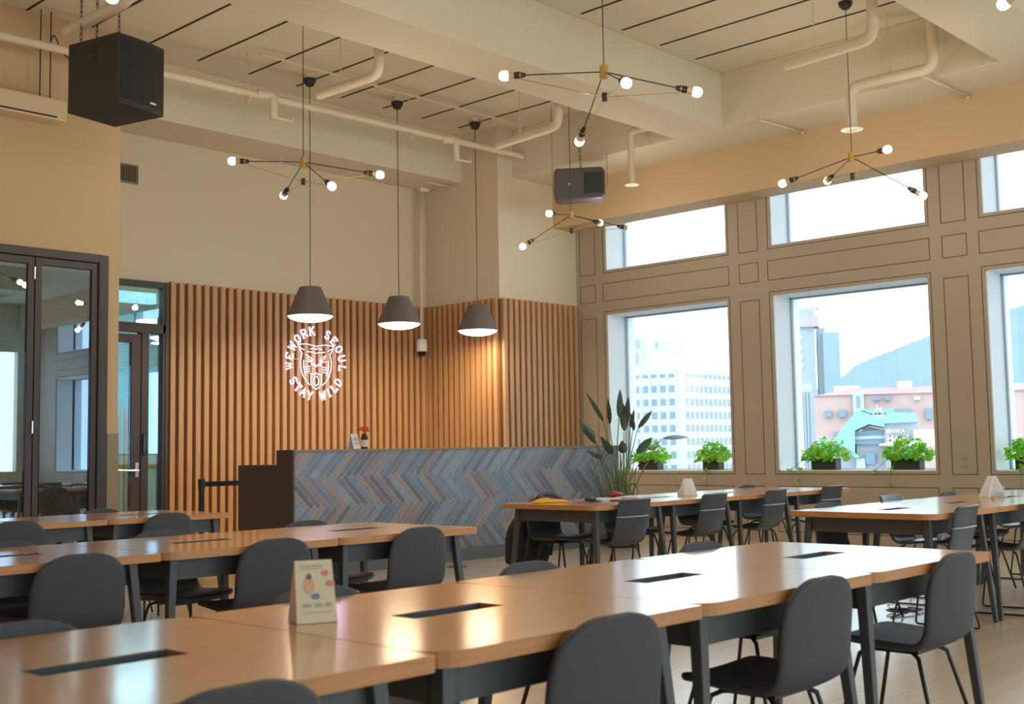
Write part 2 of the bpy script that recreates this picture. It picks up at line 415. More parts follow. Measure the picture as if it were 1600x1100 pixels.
# entrance door at the end of the back wall
m = MB(); y = YB-0.06
m.box(6.98, y, 0, 7.025, y+0.12, 3.14); m.box(5.8, y, 3.08, 6.98, y+0.12, 3.14); m.box(5.8, y, 2.55, 6.98, y+0.12, 2.66)
m.box(6.69, y+0.002, 0, 6.78, y+0.118, 2.55); m.box(6.95, y, 0, 6.98, y+0.12, 3.08)
struct(m.build('trim_4', 'frame_dark', bevel=0.004))
MB().box(5.82, YB-0.01, 2.66, 6.95, YB, 3.08).build('transom_pane', 'lobby_glass', bpy.data.objects['trim_4'])
MB().box(6.78, YB-0.01, 0.0, 6.95, YB, 2.55).build('side_pane', 'lobby_glass', bpy.data.objects['trim_4'])
dr = glazed_panel(5, 5.84, 6.685, YB-0.05, 2.53, 'lobby_glass', stile=0.115, top=0.1, bot=0.2)
h = MB(); h.box(6.62, YB-0.062, 0.93, 6.66, YB-0.052, 1.09); h.tube([(6.64, YB-0.06, 1.0), (6.64, YB-0.10, 1.0), (6.63, YB-0.11, 1.0), (6.36, YB-0.11, 1.01)], 0.011)
h.build('door_handle', 'metal_bright', dr)
h = MB(); h.box(6.705, YB-0.085, 1.18, 6.755, YB-0.063, 1.42); h.build('door_reader', 'black_gloss', bpy.data.objects['trim_4'], bevel=0.01)

# rooms behind the glass
m = MB(); m.box(2.6, 15.2, 0, 8.3, 15.3, ZC, 0); m.box(5.9, 14.2, 0, 5.98, 15.2, ZC, 0)
struct(m.build('wall_lounge', 'lounge_wall'))
struct(MB().box(2.0, 11.15, 3.5, 5.59, 15.2, 3.6).build('ceiling', 'lounge_dark'))
m = MB()
for i in range(46): m.box(2.4+i*0.11, 13.5, 0, 2.4+i*0.11+0.055, 13.54, 1.75)
tag(m.build('slat_screen', 'slat_oak'), 'low reddish slatted screen behind the folding glass doors', 'screen')
struct(MB().box(5.9, 14.4, 0, 9.2, 14.5, 1.03, 0).box(5.9, 14.38, 1.03, 9.2, 14.5, 1.09, 1).box(5.9, 14.42, 1.09, 9.2, 14.5, 3.2, 2).build('wall_lobby', ['lounge_green', 'oak_edge', 'lounge_blue']))
struct(MB().box(5.8, YB+0.2, 3.2, 9.2, 14.5, 3.3).build('ceiling', 'lounge_green'))
o = MB().lathe([(0.0, 0.06), (0.14, 0.06), (0.15, 0.0), (0.12, -0.04), (0.0, -0.05)], 24).build('ceiling_lamp', 'lounge_lamp', smooth=True, loc=(7.75, 13.9, 2.86))
tag(o, 'small amber drum lamp seen through the glass beside the entrance door', 'lamp')
MB().tube([(0, 0, 0.05), (0, 0, 0.35)], 0.006).build('lamp_cord', 'black_metal', o)
for (z, a, b_) in ((2.35, 4.2, 5.5), (2.75, 3.3, 4.9)):
    o = MB().tube([(a, 13.3, z), (b_, 13.3, z)], 0.012).build('neon_tube', 'neon_red')
    tag(o, 'red neon line glowing behind the folding glass doors, %s one' % ('lower' if z < 2.5 else 'upper'), 'neon light')
ld = bpy.data.lights.new('lobby_lamp', 'AREA'); ld.energy = 45; ld.size = 1.0; ld.color = (0.75, 0.95, 1.0)
lo = bpy.data.objects.new('lobby_lamp', ld); C.objects.link(lo); lo.location = (7.2, 13.2, 3.1)

# ================================================================== PIPES, VENTS, EQUIPMENT UP HIGH
def pipe(name, label, pts, r, cat='pipe', rad=0.12, mt='pipe_paint', seg=14, disc=None, group='painted pipes under the ceiling'):
    o = MB().tube(arc(pts, rad), r, seg).build(name, mt, smooth=True); with_angle(o); tag(o, label, cat, group)
    if disc:
        MB().lathe([(r, 0.0), (r+0.01, 0.0), (disc, 0.005), (disc, 0.012), (r, 0.03)], 24).build('flange', 'white_plastic', o, loc=pts[0])
    return o
pipe('ceiling_pipe', 'thick pipe stub hanging beside the black subwoofer, cut by top frame edge', [(4.40, 9.25, 4.7), (4.42, 8.24, 4.7), (4.42, 8.24, 5.4)], 0.05)
pipe('ceiling_pipe', 'thick bent pipe under ceiling right of the left chandelier cord', [(6.98, 9.22, 4.7), (7.0, 8.32, 4.7), (7.0, 8.32, 5.46)], 0.048)
pipe('ceiling_pipe', 'thick bent pipe under ceiling above the third lampshade', [(9.6, 9.3, 4.68), (9.5, 8.28, 4.68), (9.5, 8.28, 5.46)], 0.05)
pipe('ceiling_pipe', 'upper bent pipe in the right ceiling bay, above the duct drop', [(9.58, 5.52, 4.7), (9.5, 4.6, 4.7), (9.5, 4.6, 5.46)], 0.05)
pipe('duct_pipe', 'bent pipe with a vertical drop ending in a white disc, right ceiling bay', [(10.92, 5.56, 4.34), (10.94, 5.56, 4.8), (10.97, 4.70, 4.8), (10.97, 4.70, 5.46)], 0.055, disc=0.11)
pipe('drop_pipe', 'vertical pipe drop with round flange right of the grey loudspeaker', [(11.07, 8.5, 4.29), (11.07, 8.5, 4.95), (11.07, 8.12, 4.95)], 0.04, disc=0.085, rad=0.06)
pipe('conduit', 'long conduit running along the near ceiling beam', [(3.6, 8.10, 4.90), (10.6, 8.10, 4.90)], 0.032, rad=0.01)
pipe('conduit', 'pale blue-grey conduit along the beam at top right', [(9.7, 4.32, 5.0), (11.1, 4.32, 5.0)], 0.045, rad=0.01)
# sprinkler main along the back soffit with two drops
sp = pipe('sprinkler_main', 'long sprinkler pipe along the back of the ceiling with two elbow drops', [(2.5, 10.5, 4.97), (11.05, 10.5, 5.06), (11.3, 10.5, 5.06)], 0.04, rad=0.05)
for x in (7.28, 10.0):
    m = MB(); m.tube(arc([(x-0.12, 10.5, 5.03), (x, 10.42, 5.03), (x, 10.42, 4.76), ], 0.05), 0.045, 12)
    m.tube([(x-0.15, 10.5, 5.03), (x-0.02, 10.44, 5.03)], 0.055, 12); m.tube(arc([(x, 10.42, 4.79), (x+0.26, 10.42, 4.79), (x+0.26, 10.42, 4.83)], 0.02), 0.015, 8)
    o = m.build('sprinkler_drop', 'pipe_paint', sp, smooth=True); with_angle(o)
for x, yy, zt in ((5.2, 10.5, 5.0), (7.0, 10.5, 5.0), (9.3, 10.5, 5.02)):
    MB().tube([(x, yy, zt), (x, yy, ZC)], 0.005, 6).tube([(x-0.006, yy, zt-0.05), (x+0.006, yy, zt-0.05)], 0.05, 12).build('hanger_rod', 'pipe_paint', sp)
sb = pipe('sprinkler_branch', 'thin pipe along the ceiling above the pendant cups', [(7.0, 10.25, 5.38), (10.9, 10.25, 5.38)], 0.014, rad=0.01)
for (x, yy, z0, lb) in ((7.0, 8.9, 4.75, 'thin hanger rod above the bent pipe beside the left chandelier'), (9.55, 8.9, 4.73, 'thin hanger rod above the bent pipe over the third lampshade'), (9.55, 5.2, 4.75, 'thin hanger rod on upper bent pipe in right bay'), (10.96, 5.15, 4.88, 'thin hanger rod above the pipe with the drop'), (4.41, 8.9, 4.74, 'thin hanger rod above the pipe by the subwoofer')):
    tag(MB().tube([(x, yy, z0), (x, yy, ZC)], 0.005, 6).tube([(x, yy, z0-0.02), (x, yy, z0+0.04)], 0.015, 8).build('hanger_rod', 'pipe_paint'), lb, 'rod', 'hanger rods of the pipes')
for (a, b_, lb) in (((11.31, 6.87, 4.80), (12.13, 6.80, 4.80), 'thin pipe under the window beam, left of the duct drop'), ((11.06, 4.88, 4.79), (12.12, 4.85, 4.79), 'thin pipe under the window beam at the upper right'), ((10.6, 11.60, 4.79), (11.05, 11.60, 4.79), 'thin pipe under the back soffit near the camera pole')):
    tag(MB().tube([a, b_], 0.014, 8).tube([Vector(b_), Vector(b_)+Vector((0, 0, -0.03))], 0.02, 8).build('branch_pipe', 'pipe_paint', smooth=True), lb, 'pipe')

# wall vent
vt = thing('wall_vent', 'small dark grille vent high on back wall beside the left corner', 'vent', (6.52, YB-0.002, 4.355))
m = MB()
for (x0, x1, z0, z1) in ((-0.13, 0.13, -0.11, -0.09), (-0.13, 0.13, 0.09, 0.11), (-0.13, -0.115, -0.09, 0.09), (0.115, 0.13, -0.09, 0.09)): m.box(x0, -0.015, z0, x1, 0, z1)
m.build('frame', 'vent_metal', vt)
m = MB()
for i in range(11): m.box(-0.11+i*0.021, -0.012, -0.09, -0.102+i*0.021, -0.002, 0.09)
m.box(-0.115, -0.002, -0.09, 0.115, -0.0005, 0.09, 1); m.build('grille', ['vent_metal', 'groove_dark'], vt)

# ceiling mounted air conditioner on the left wall
ac = thing('air_conditioner', 'long cream air conditioner hanging on left wall above the folding doors', 'air conditioner', (4.2, 10.95, 4.38))
MB().box(-0.95, -0.22, 0, 0.92, 0, 0.21).build('housing', 'aircon', ac, bevel=0.02)
MB().box(-0.9, -0.223, 0.02, 0.82, -0.15, 0.035).build('air_slot', 'groove_dark', ac)
m = MB(); m.tube([(0.70, -0.1, 0.2), (0.70, -0.1, 1.09)], 0.006); m.tube([(0.80, -0.1, 0.2), (0.80, -0.1, 1.09)], 0.006); m.build('hanger_rod', 'groove_dark', ac)
m = MB(); m.tube(arc([(0.80, -0.1, 0.80), (0.83, -0.1, 0.88), (0.93, -0.1, 0.70), (1.1, -0.1, 0.62), (1.3, -0.1, 0.64)], 0.03), 0.006); m.build('cable', 'groove_dark', ac)

# big black subwoofer
sw = thing('subwoofer', 'large black cube subwoofer hanging from chains at top left', 'loudspeaker', (4.60, 8.78, 3.93), math.radians(-4))
m = MB(); hx, hy, hz = 0.245, 0.285, 0.57
front = [(-hx, -hy), (-hx*0.5, -hy-0.017), (0, -hy-0.022), (hx*0.5, -hy-0.017), (hx, -hy), (hx, hy), (-hx, hy)]
Mrot = Matrix.Rotation(math.radians(0), 4, 'Z')
m.prism(front, 0, hz, 0)
sw.rotation_euler = (0, 0, math.radians(14))
m.build('cabinet', 'speaker_black', sw, bevel=0.008)
g = MB(); gp = [(-hx+0.02, -hy-0.004), (-hx*0.5, -hy-0.021), (0, -hy-0.026), (hx*0.5, -hy-0.021), (hx-0.02, -hy-0.004), (hx*0.5, -hy-0.01), (0, -hy-0.015), (-hx*0.5, -hy-0.01)]
g.prism(gp, 0.05, hz-0.03); g.build('grille', 'speaker_grille', sw)
MB().box(0.07, -hy-0.030, 0.062, 0.13, -hy-0.020, 0.078).build('badge', 'badge', sw)
m = MB()
for zz in (0.37, 0.45): m.box(-hx-0.003, -0.05, zz, -hx+0.004, 0.04, zz+0.05)
m.build('handle_recess', 'groove_dark', sw)
def chain(a, b_, r=0.012):
    a = Vector(a); b_ = Vector(b_); m = MB(); L = (b_-a).length; n = max(2, int(L/0.045)); d = (b_-a)/n
    for i in range(n):
        c = a+d*(i+0.5); h2 = d*0.62; sd = Vector((0.009, 0, 0)) if i % 2 else Vector((0, 0.009, 0))
        m.tube([c-h2, c-h2*0.6+sd, c+h2*0.6+sd, c+h2, c+h2*0.6-sd, c-h2*0.6-sd, c-h2], 0.003, 5, caps=False)
    return m
chain((-0.19, 0.2, hz), (-0.19, 0.2, ZC-3.945)).build('chain', 'black_metal', sw)
chain((0.20, 0.2, hz), (0.20, 0.2, ZC-3.945)).build('chain', 'black_metal', sw)
chain((-0.16, 0.05, hz), (-0.16, 0.05, ZC-3.945)).build('chain', 'black_metal', sw)

# grey loudspeaker
gs = thing('loudspeaker', 'grey horizontal loudspeaker hanging below the ceiling near the window header', 'loudspeaker', (11.05, 9.30, 4.42))
dirv = Vector((11.05, 9.30, 0)).normalized(); gs.rotation_euler = (math.radians(0), 0, math.atan2(dirv.y, dirv.x)-math.pi/2)
m = MB(); w_, h_, d_ = 0.315, 0.20, 0.16
prof = [(-w_+0.03, -h_), (w_-0.04, -h_+0.01), (w_, -h_+0.06), (w_, h_-0.06), (w_-0.03, h_), (-w_+0.02, h_-0.01), (-w_, h_-0.06), (-w_, -h_+0.06)]
Mx = Matrix.Rotation(math.pi/2, 4, 'X')
m.prism(prof, -d_, d_, 0, Mx)
m.build('cabinet', 'speaker_grey', gs, bevel=0.02)
m = MB(); m.box(0.06, -d_-0.012, -0.13, w_-0.02, -d_-0.0, 0.13); m.build('horn', 'speaker_black', gs, bevel=0.03)
m = MB(); m.lathe([(0.0, 0.012), (0.012, 0.012), (0.014, 0.0)], 16, M=Matrix.Translation((-0.12, -d_, -0.01)) @ Matrix.Rotation(math.pi/2, 4, 'X')); m.build('badge', 'badge', gs)
chain((0.02, 0, h_-0.01), (0.0, 0, 0.62)).build('chain', 'black_metal', gs)
MB().tube([(-w_+0.01, 0, -0.06), (-w_-0.02, 0, -0.03), (-w_-0.02, 0, 1.04)], 0.003, 5).build('hanging_wire', 'black_metal', gs)
MB().tube([(w_-0.01, 0, -0.03), (w_+0.03, 0, 0.0), (w_+0.03, 0, 0.40)], 0.003, 5).build('hanging_wire', 'black_metal', gs)

# CCTV camera on pole
cc = thing('security_camera', 'white dome security camera on long cream pole in the corner', 'camera', (10.84, 12.02, 2.55))
MB().tube([(0, 0, 0.13), (0, 0, ZB-2.55)], 0.026, 16).build('pole', 'pipe_paint', cc, smooth=True)
MB().lathe([(0.0, 0.15), (0.055, 0.15), (0.075, 0.12), (0.078, 0.0), (0.07, -0.02), (0, -0.02)], 28).build('housing', 'white_plastic', cc, smooth=True)
MB().lathe([(0.055, -0.02), (0.052, -0.05), (0.035, -0.08), (0.0, -0.088)], 24).build('dome', 'black_gloss', cc, smooth=True)
MB().box(-0.02, -0.05, ZB-2.55-0.05, 0.12, 0.05, ZB-2.55).build('junction_box', 'white_plastic', cc, bevel=0.01)

# ================================================================== LAMPS
def lamp_light(name, parent, loc, e, col, r=0.05):
    l = bpy.data.lights.new(name, 'POINT'); l.energy = e; l.color = col; l.shadow_soft_size = r
    o = bpy.data.objects.new(name, l); C.objects.link(o); o.parent = parent; o.location = loc
    return o
def cylM(p, d):
    d = Vector(d).normalized(); return Matrix.Translation(p) @ d.to_track_quat('Z', 'Y').to_matrix().to_4x4()
WARM = (1.0, 0.86, 0.67)
def chandelier(label, x, y, arms, z=3.93, e=28):
    t = thing('chandelier', label, 'chandelier', (x, y, z), 0, 'four-bulb wire chandeliers')
    MB().lathe([(0, 0.05), (0.03, 0.05), (0.034, 0.045), (0.034, -0.045), (0.03, -0.05), (0, -0.05)], 6).build('hub', 'brass', t, bevel=0.003)
    MB().lathe([(0, -0.16), (0.02, -0.16), (0.02, -0.22), (0, -0.22)], 12).build('lower_hub', 'socket_black', t)
    MB().tube([(0, 0, 0.04), (0, 0, ZC-z-0.05)], 0.004, 6).build('cord', 'black_metal', t)
    MB().lathe([(0, -0.01), (0.03, -0.01), (0.06, 0.02), (0.07, 0.06), (0, 0.06)], 20).build('ceiling_cup', 'socket_black', t, smooth=True, loc=(0, 0, ZC-z-0.06))
    for b in arms:
        b = Vector(b); d = b.normalized(); L = b.length
        s0 = d*(L-0.20)
        MB().tube([d*0.03, s0], 0.0045, 6).build('arm', 'black_metal', t)
        q = s0+d*0.035-Vector((0, 0, 0.03))
        st = MB().tube([(0, 0, -0.19), q], 0.0035, 6); st.build('stay', 'brass', t)
        M_ = cylM(s0, d)
        so = MB().lathe([(0, 0), (0.014, 0), (0.024, 0.04), (0.026, 0.045), (0.026, 0.085), (0, 0.085)], 16, M=M_).build('socket', 'socket_black', t); with_angle(so)
        MB().lathe([(0.0275, 0.040), (0.0275, 0.046)], 16, M=M_).build('ring', 'brass', so)
        bu = MB().lathe([(0.020, 0.085), (0.024, 0.10), (0.034, 0.13)], 16, M=M_).build('bulb_base', 'bulb_base', t, smooth=True)
        MB().lathe([(0.034, 0.13), (0.038, 0.15), (0.036, 0.175), (0.022, 0.193), (0.0, 0.198)], 16, M=M_).build('bulb', 'bulb_glow', t, smooth=True)
        lamp_light('bulb_light', t, tuple(s0+d*0.25), e/4, WARM, 0.04)
    return t
A1 = [(-0.59, 0.38, -0.02), (0.26, 0.7, -0.19), (-0.11, -0.61, -0.37), (0.49, -0.61, -0.16)]
A2 = [(-0.54, 0.56, -0.02), (0.4, 0.6, -0.36), (-0.35, -0.49, -0.28), (0.4, -0.59, -0.21)]
A3 = [(-0.58, -0.14, -0.08), (-0.42, 0.45, -0.39), (0.71, 0.11, 0.01), (0.45, -0.58, -0.2)]
A4 = [(-0.36, 0.6, -0.23), (0.48, 0.54, -0.08), (-0.28, -0.53, -0.07), (0.27, -0.61, -0.46)]
CE = 18.5
chandelier('left four-bulb chandelier with yellow hub, right of the black subwoofer', 6.64, 9.02, A1, e=CE)
chandelier('large central four-bulb chandelier with yellow hub near top of photo', 6.64, 5.33, A2, e=CE)
chandelier('far four-bulb chandelier hanging just below the grey loudspeaker', 10.5, 8.98, A3, e=CE)
chandelier('right four-bulb chandelier hanging in front of the upper middle window', 10.4, 5.31, A4, e=CE)
v = Vector((6.86, 2.54, 3.70))-Vector((6.74, 1.85, 3.93))
chandelier('chandelier cut by the top right frame edge, one lit bulb showing', 6.74, 1.85, [tuple(v), (0.7, 0.2, -0.2), (-0.2, -0.7, -0.2), (-0.7, 0.1, -0.15)], e=CE)
for (x, y) in ((2.9, 5.4), (2.9, 1.6), (2.0, 9.0), (6.7, -1.9), (10.4, 1.6)):
    chandelier('chandelier of the same kind outside the frame, seen only as a reflection', x, y, A1, e=CE)

def pendant(label, x, e=9.5):
    t = thing('pendant_lamp', label, 'pendant lamp', (x, 10.66, 2.63), 0, 'cone pendant lamps over the counter')
    H = ZC-2.63
    MB().tube([(0, 0, 0.36), (0, 0, H-0.08)], 0.005, 6).build('cord', 'black_metal', t)
    MB().lathe([(0, -0.02), (0.045, -0.02), (0.07, 0.03), (0.075, 0.06), (0, 0.06)], 24).build('ceiling_cup', 'socket_black', t, smooth=True, loc=(0, 0, H-0.12))
    MB().lathe([(0, 0.06), (0.06, 0.06), (0.06, 0.0)], 18).build('mount', 'pipe_paint', t, loc=(0, 0, H-0.06))
    s = MB().lathe([(0.0, 0.392), (0.10, 0.392), (0.122, 0.386), (0.255, 0.075), (0.262, 0.058), (0.255, 0.058), (0.118, 0.378), (0.0, 0.382)], 48).build('shade', 'shade_grey', t, smooth=True); with_angle(s, 50)
    MB().lathe([(0.252, 0.062), (0.23, 0.040), (0.17, 0.014), (0.09, -0.001), (0.0, -0.005)], 40).build('diffuser', 'diffuser_glow', t, smooth=True)
    l = bpy.data.lights.new('pendant_light', 'AREA'); l.shape = 'DISK'; l.size = 0.46; l.energy = e; l.color = (1.0, 0.72, 0.42)
    o = bpy.data.objects.new('pendant_light', l); C.objects.link(o); o.parent = t; o.location = (0, 0, -0.02)
    return t
pendant('leftmost cone pendant lamp, directly above the neon sign', 7.94)
pendant('middle cone pendant lamp, just left of the security camera', 9.25)
pendant('rightmost cone pendant lamp, in front of the column slats', 10.58)

# ================================================================== NEON SIGN
LET = {
 'W': [[(0, 1), (.25, 0), (.5, .8), (.75, 0), (1, 1)], [(-.1, 1), (.15, 1)], [(.85, 1), (1.1, 1)]],
 'E': [[(.1, 0), (.1, 1)], [(0, 1), (.85, 1), (.85, .8)], [(.1, .5), (.6, .5)], [(0, 0), (.9, 0), (.9, .2)]],
 'O': [[(.5+.45*math.cos(a*math.pi/6), .5+.5*math.sin(a*math.pi/6)) for a in range(13)]],
 'R': [[(.1, 0), (.1, 1)], [(0, 1), (.6, 1), (.85, .85), (.85, .62), (.6, .48), (.1, .48)], [(.5, .48), (.9, 0), (1, 0)], [(-.05, 0), (.25, 0)]],
 'K': [[(.1, 0), (.1, 1)], [(.85, 1), (.12, .45)], [(.35, .6), (.9, 0)], [(-.05, 0), (.25, 0)], [(-.05, 1), (.25, 1)], [(.7, 1), (1, 1)], [(.75, 0), (1.05, 0)]],
 'S': [[(.85, .8), (.7, 1), (.3, 1), (.12, .8), (.25, .58), (.7, .45), (.88, .22), (.7, 0), (.3, 0), (.12, .2)]],
 'U': [[(.12, 1), (.12, .25), (.3, 0), (.7, 0), (.88, .25), (.88, 1)], [(0, 1), (.25, 1)], [(.75, 1), (1, 1)]],
 'L': [[(.2, 1), (.2, 0), (.9, 0), (.9, .22)], [(.05, 1), (.38, 1)]],
 'T': [[(.5, 1), (.5, 0)], [(.05, .8), (.05, 1), (.95, 1), (.95, .8)], [(.35, 0), (.65, 0)]],
 'A': [[(.05, 0), (.5, 1), (.95, 0)], [(.25, .35), (.75, .35)], [(-.05, 0), (.2, 0)], [(.8, 0), (1.05, 0)]],
 'Y': [[(.05, 1), (.5, .5), (.95, 1)], [(.5, .5), (.5, 0)], [(.35, 0), (.65, 0)], [(-.05, 1), (.2, 1)], [(.8, 1), (1.05, 1)]],
 'I': [[(.5, 0), (.5, 1)], [(.3, 0), (.7, 0)], [(.3, 1), (.7, 1)]],
 'D': [[(.12, 0), (.12, 1), (.5, 1), (.85, .75), (.85, .25), (.5, 0), (.12, 0)]],
}
ns = thing('neon_sign', 'white neon sign, tiger head ringed by lettering, on the slatted wall', 'neon sign', (9.09, YB-0.085, 2.295))
def ring_text(txt, a0, a1, R, h, w, top):
    m = MB(); n = len(txt)
    for i, ch in enumerate(txt):
        if ch == ' ': continue
        a = math.radians(a0+(a1-a0)*i/(n-1))
        c = Vector((math.cos(a)*R, math.sin(a)*R))
        up = Vector((math.cos(a), math.sin(a))) * (1 if top else -1); rt = Vector((up.y, -up.x))
        for st in LET[ch]:
            pts = []
            for (px, py) in st:
                q = c+rt*((px-0.5)*w)+up*((py-0.5)*h); pts.append((q.x, 0, q.y))
            m.tube(pts, 0.0095, 6)
    return m
def word_arc(txt, a0, a1, top, name):
    n = len(txt); k = 0
    for w_ in txt.split(' '):
        b0 = a0+(a1-a0)*k/(n-1); b1 = a0+(a1-a0)*(k+len(w_)-1)/(n-1); k += len(w_)+1
        ring_text(w_, b0, b1, 0.418, 0.10, 0.080, top).build(name, 'neon_white', ns)
word_arc('WEWORK SEOUL', 186, -6, True, 'top_lettering')
word_arc('STAY WILD', 213, 327, False, 'bottom_lettering')
tg = [
 [(-.30, .24), (-.16, .25), (-.05, .235), (0, .225), (.05, .235), (.16, .25), (.30, .24)],
 [(-.30, .24), (-.27, .17), (-.235, .13), (-.26, .02), (-.25, -.08), (-.22, -.16), (-.16, -.24), (-.10, -.28)],
 [(.30, .24), (.27, .17), (.235, .13), (.26, .02), (.25, -.08), (.22, -.16), (.16, -.24), (.10, -.28)],
 [(-.27, .20), (-.20, .17)], [(.27, .20), (.20, .17)],
 [(-.10, .19), (-.03, .20), (0, .185), (.03, .20), (.10, .19)], [(-.15, .155), (-.05, .145), (0, .135), (.05, .145), (.15, .155)],
 [(-.17, .11), (-.11, .085), (-.06, .05), (-.07, .03), (-.12, .05), (-.15, .08)], [(.17, .11), (.11, .085), (.06, .05), (.07, .03), (.12, .05), (.15, .08)],
 [(-.17, .03), (-.09, .02), (-.04, -.02), (0, -.035), (.04, -.02), (.09, .02), (.17, .03)],
 [(-.09, -.02), (-.03, -.01), (0, -.04), (.03, -.01), (.09, -.02)],
 [(-.21, .04), (-.21, -.05), (-.18, -.16)], [(.21, .04), (.21, -.05), (.18, -.16)],
 [(-.19, -.05), (-.10, -.04)], [(-.19, -.085), (-.10, -.07)], [(-.18, -.12), (-.10, -.10)],
 [(.19, -.05), (.10, -.04)], [(.19, -.085), (.10, -.07)], [(.18, -.12), (.10, -.10)],
 [(-.11, -.13), (-.04, -.145), (0, -.12), (.04, -.145), (.11, -.13)],
 [(-.085, -.15), (-.09, -.24), (-.06, -.30), (0, -.33), (.06, -.30), (.09, -.24), (.085, -.15)],
 [(0.045*math.cos(k*math.pi/6), -.225+.06*math.sin(k*math.pi/6)) for k in range(13)],
]
m = MB()
for st in tg: m.tube([(a*0.93, 0, b*0.98) for a, b in st], 0.0055, 6)
m.build('tiger_face', 'neon_blue', ns)
m = MB()
for (a, b) in ((-.3, .24), (.3, .24), (-.22, -.16), (.22, -.16), (0, .4), (0, -.33)): m.tube([(a, 0, b), (a, 0.03, b)], 0.006, 6)
m.tube([(-.36, 0.02, 0.05), (-.26, 0.02, 0.05)], 0.004, 6)
m.build('standoff', 'white_plastic', ns)
lamp_light('neon_light', ns, (0, -0.10, 0), 3.0, (0.62, 0.5, 1.0), 0.3)

# ================================================================== COUNTER
ct = thing('reception_counter', 'long reception counter faced in slate blue herringbone tiles with brown end', 'counter', (0, 0, 0))
X0, X1, YF = 6.55, 11.42, 9.07
m = MB(); m.box(X0+0.02, YF+0.012, 0.13, X1, YF+0.26, 1.175); m.build('front_ledge', 'grout', ct)
m = MB(); m.box(X0, YF-0.002, 0, X0+0.02, YF+0.26, 1.195); m.box(X0, YF+0.26, 0, X0+0.02, YF+0.90, 1.055); m.build('end_panel', 'counter_side', ct)
m = MB(); m.box(X0+0.02, YF-0.002, 1.175, X1, YF+0.26, 1.195); m.build('ledge_top', 'dado_grey', ct)
m = MB(); m.box(X0+0.02, YF+0.26, 0.10, X1, YF+0.88, 1.02, 1); m.box(X0+0.02, YF+0.26, 1.02, X1, YF+0.90, 1.055); m.build('worktop', ['counter_side', 'plinth'], ct)
m = MB(); m.box(X0+0.02, YF+0.006, 0, X1, YF+0.26, 0.13); m.build('plinth', 'plinth', ct)
def clip(poly, f):
    out = []
    for i in range(len(poly)):
        a, b_ = poly[i], poly[(i+1) % len(poly)]; fa, fb = f(a), f(b_)
        if fa >= 0: out.append(a)
        if fa*fb < 0: t = fa/(fa-fb); out.append((a[0]+(b_[0]-a[0])*t, a[1]+(b_[1]-a[1])*t))
    return out
m = MB(); Wt, nL, gap = 0.0580, 7, 0.0030; cs = math.sqrt(.5); tr = random.Random(3)
for yy in range(-130, 190):
    for j in range(-14, 14):
        for kind in (0, 1):
            if kind == 0: x0, y0, x1, y1 = yy+2*nL*j, yy, yy+2*nL*j+nL, yy+1
            else: x0 = yy; y0 = yy-2*nL+1+2*nL*j; x1 = yy+1; y1 = y0+nL
            q = [(x0*Wt+gap, y0*Wt+gap), (x1*Wt-gap, y0*Wt+gap), (x1*Wt-gap, y1*Wt-gap), (x0*Wt+gap, y1*Wt-gap)]
            # rotate so that bands (1,1) run along x
            q = [((a+b_)*cs+5.0, (b_-a)*cs+0.34) for a, b_ in q]
            if max(p[0] for p in q) < X0 or min(p[0] for p in q) > X1 or max(p[1] for p in q) < 0.13 or min(p[1] for p in q) > 1.175: continue
            for f in (lambda p: p[0]-(X0+0.022), lambda p: X1-p[0], lambda p: p[1]-0.132, lambda p: 1.173-p[1]):
                q = clip(q, f)
                if len(q) < 3: break
            if len(q) < 3: continue
            dz = tr.uniform(0, 0.0012)
            Mt = Matrix(((1, 0, 0, 0), (0, 0, -1, YF+0.012), (0, 1, 0, 0), (0, 0, 0, 1)))
            m.prism(q, 0, 0.002+dz, tr.choice([0, 0, 1, 2, 2, 3, 4, 5, 5, 6, 7]), Mt)
m.build('tile_facing', TILES, ct)

# things on the counter
fp = thing('flower_pot', 'small black pot with cream label and red flowers on the counter', 'potted plant', (7.505, YF+0.12, 1.196))
MB().lathe([(0, 0), (0.036, 0), (0.036, 0.115), (0.026, 0.13), (0.022, 0.15), (0, 0.15)], 20).build('pot', 'pot_black', fp, smooth=False)
MB().lathe([(0.0368, 0.02), (0.0368, 0.09)], 20).build('label', 'label_cream', fp)
m = MB(); rr = random.Random(5)
for i in range(60):
    a = rr.uniform(0, 6.28); b_ = rr.uniform(-0.3, 1.4); R = rr.uniform(0.03, 0.062)
    c = Vector((math.cos(a)*math.cos(b_)*R, math.sin(a)*math.cos(b_)*R, 0.185+math.sin(b_)*R*0.7)); s = 0.012
    M_ = Matrix.Translation(c) @ Matrix.Rotation(rr.uniform(0, 3), 4, 'X') @ Matrix.Rotation(rr.uniform(0, 3), 4, 'Z')
    m.lathe([(0, -0.003), (s, 0.0), (s*0.6, 0.006), (0, 0.004)], 6, M=M_)
m.build('blossom', 'flower_red', fp)
cd = thing('menu_card', 'small pale card stand leaning on counter left of the flower pot', 'card', (7.39, YF+0.13, 1.196), 0.25)
m = MB(); m.add([(-.055, -.03, 0), (.055, -.03, 0), (.055, .01, .15), (-.055, .01, .15), (-.055, .05, 0), (.055, .05, 0)], [(0, 1, 2, 3), (3, 2, 5, 4)]); m.build('card_face', 'card_white', cd, solid=0.003)
m = MB(); m.box(-.03, -0.021, .05, .03, -0.0175, .055); m.box(-.03, -.008, .10, .02, -.005, .105); m.box(-.03, -.011, .088, .03, -.0085, .093); m.build('print', 'card_blue', cd)

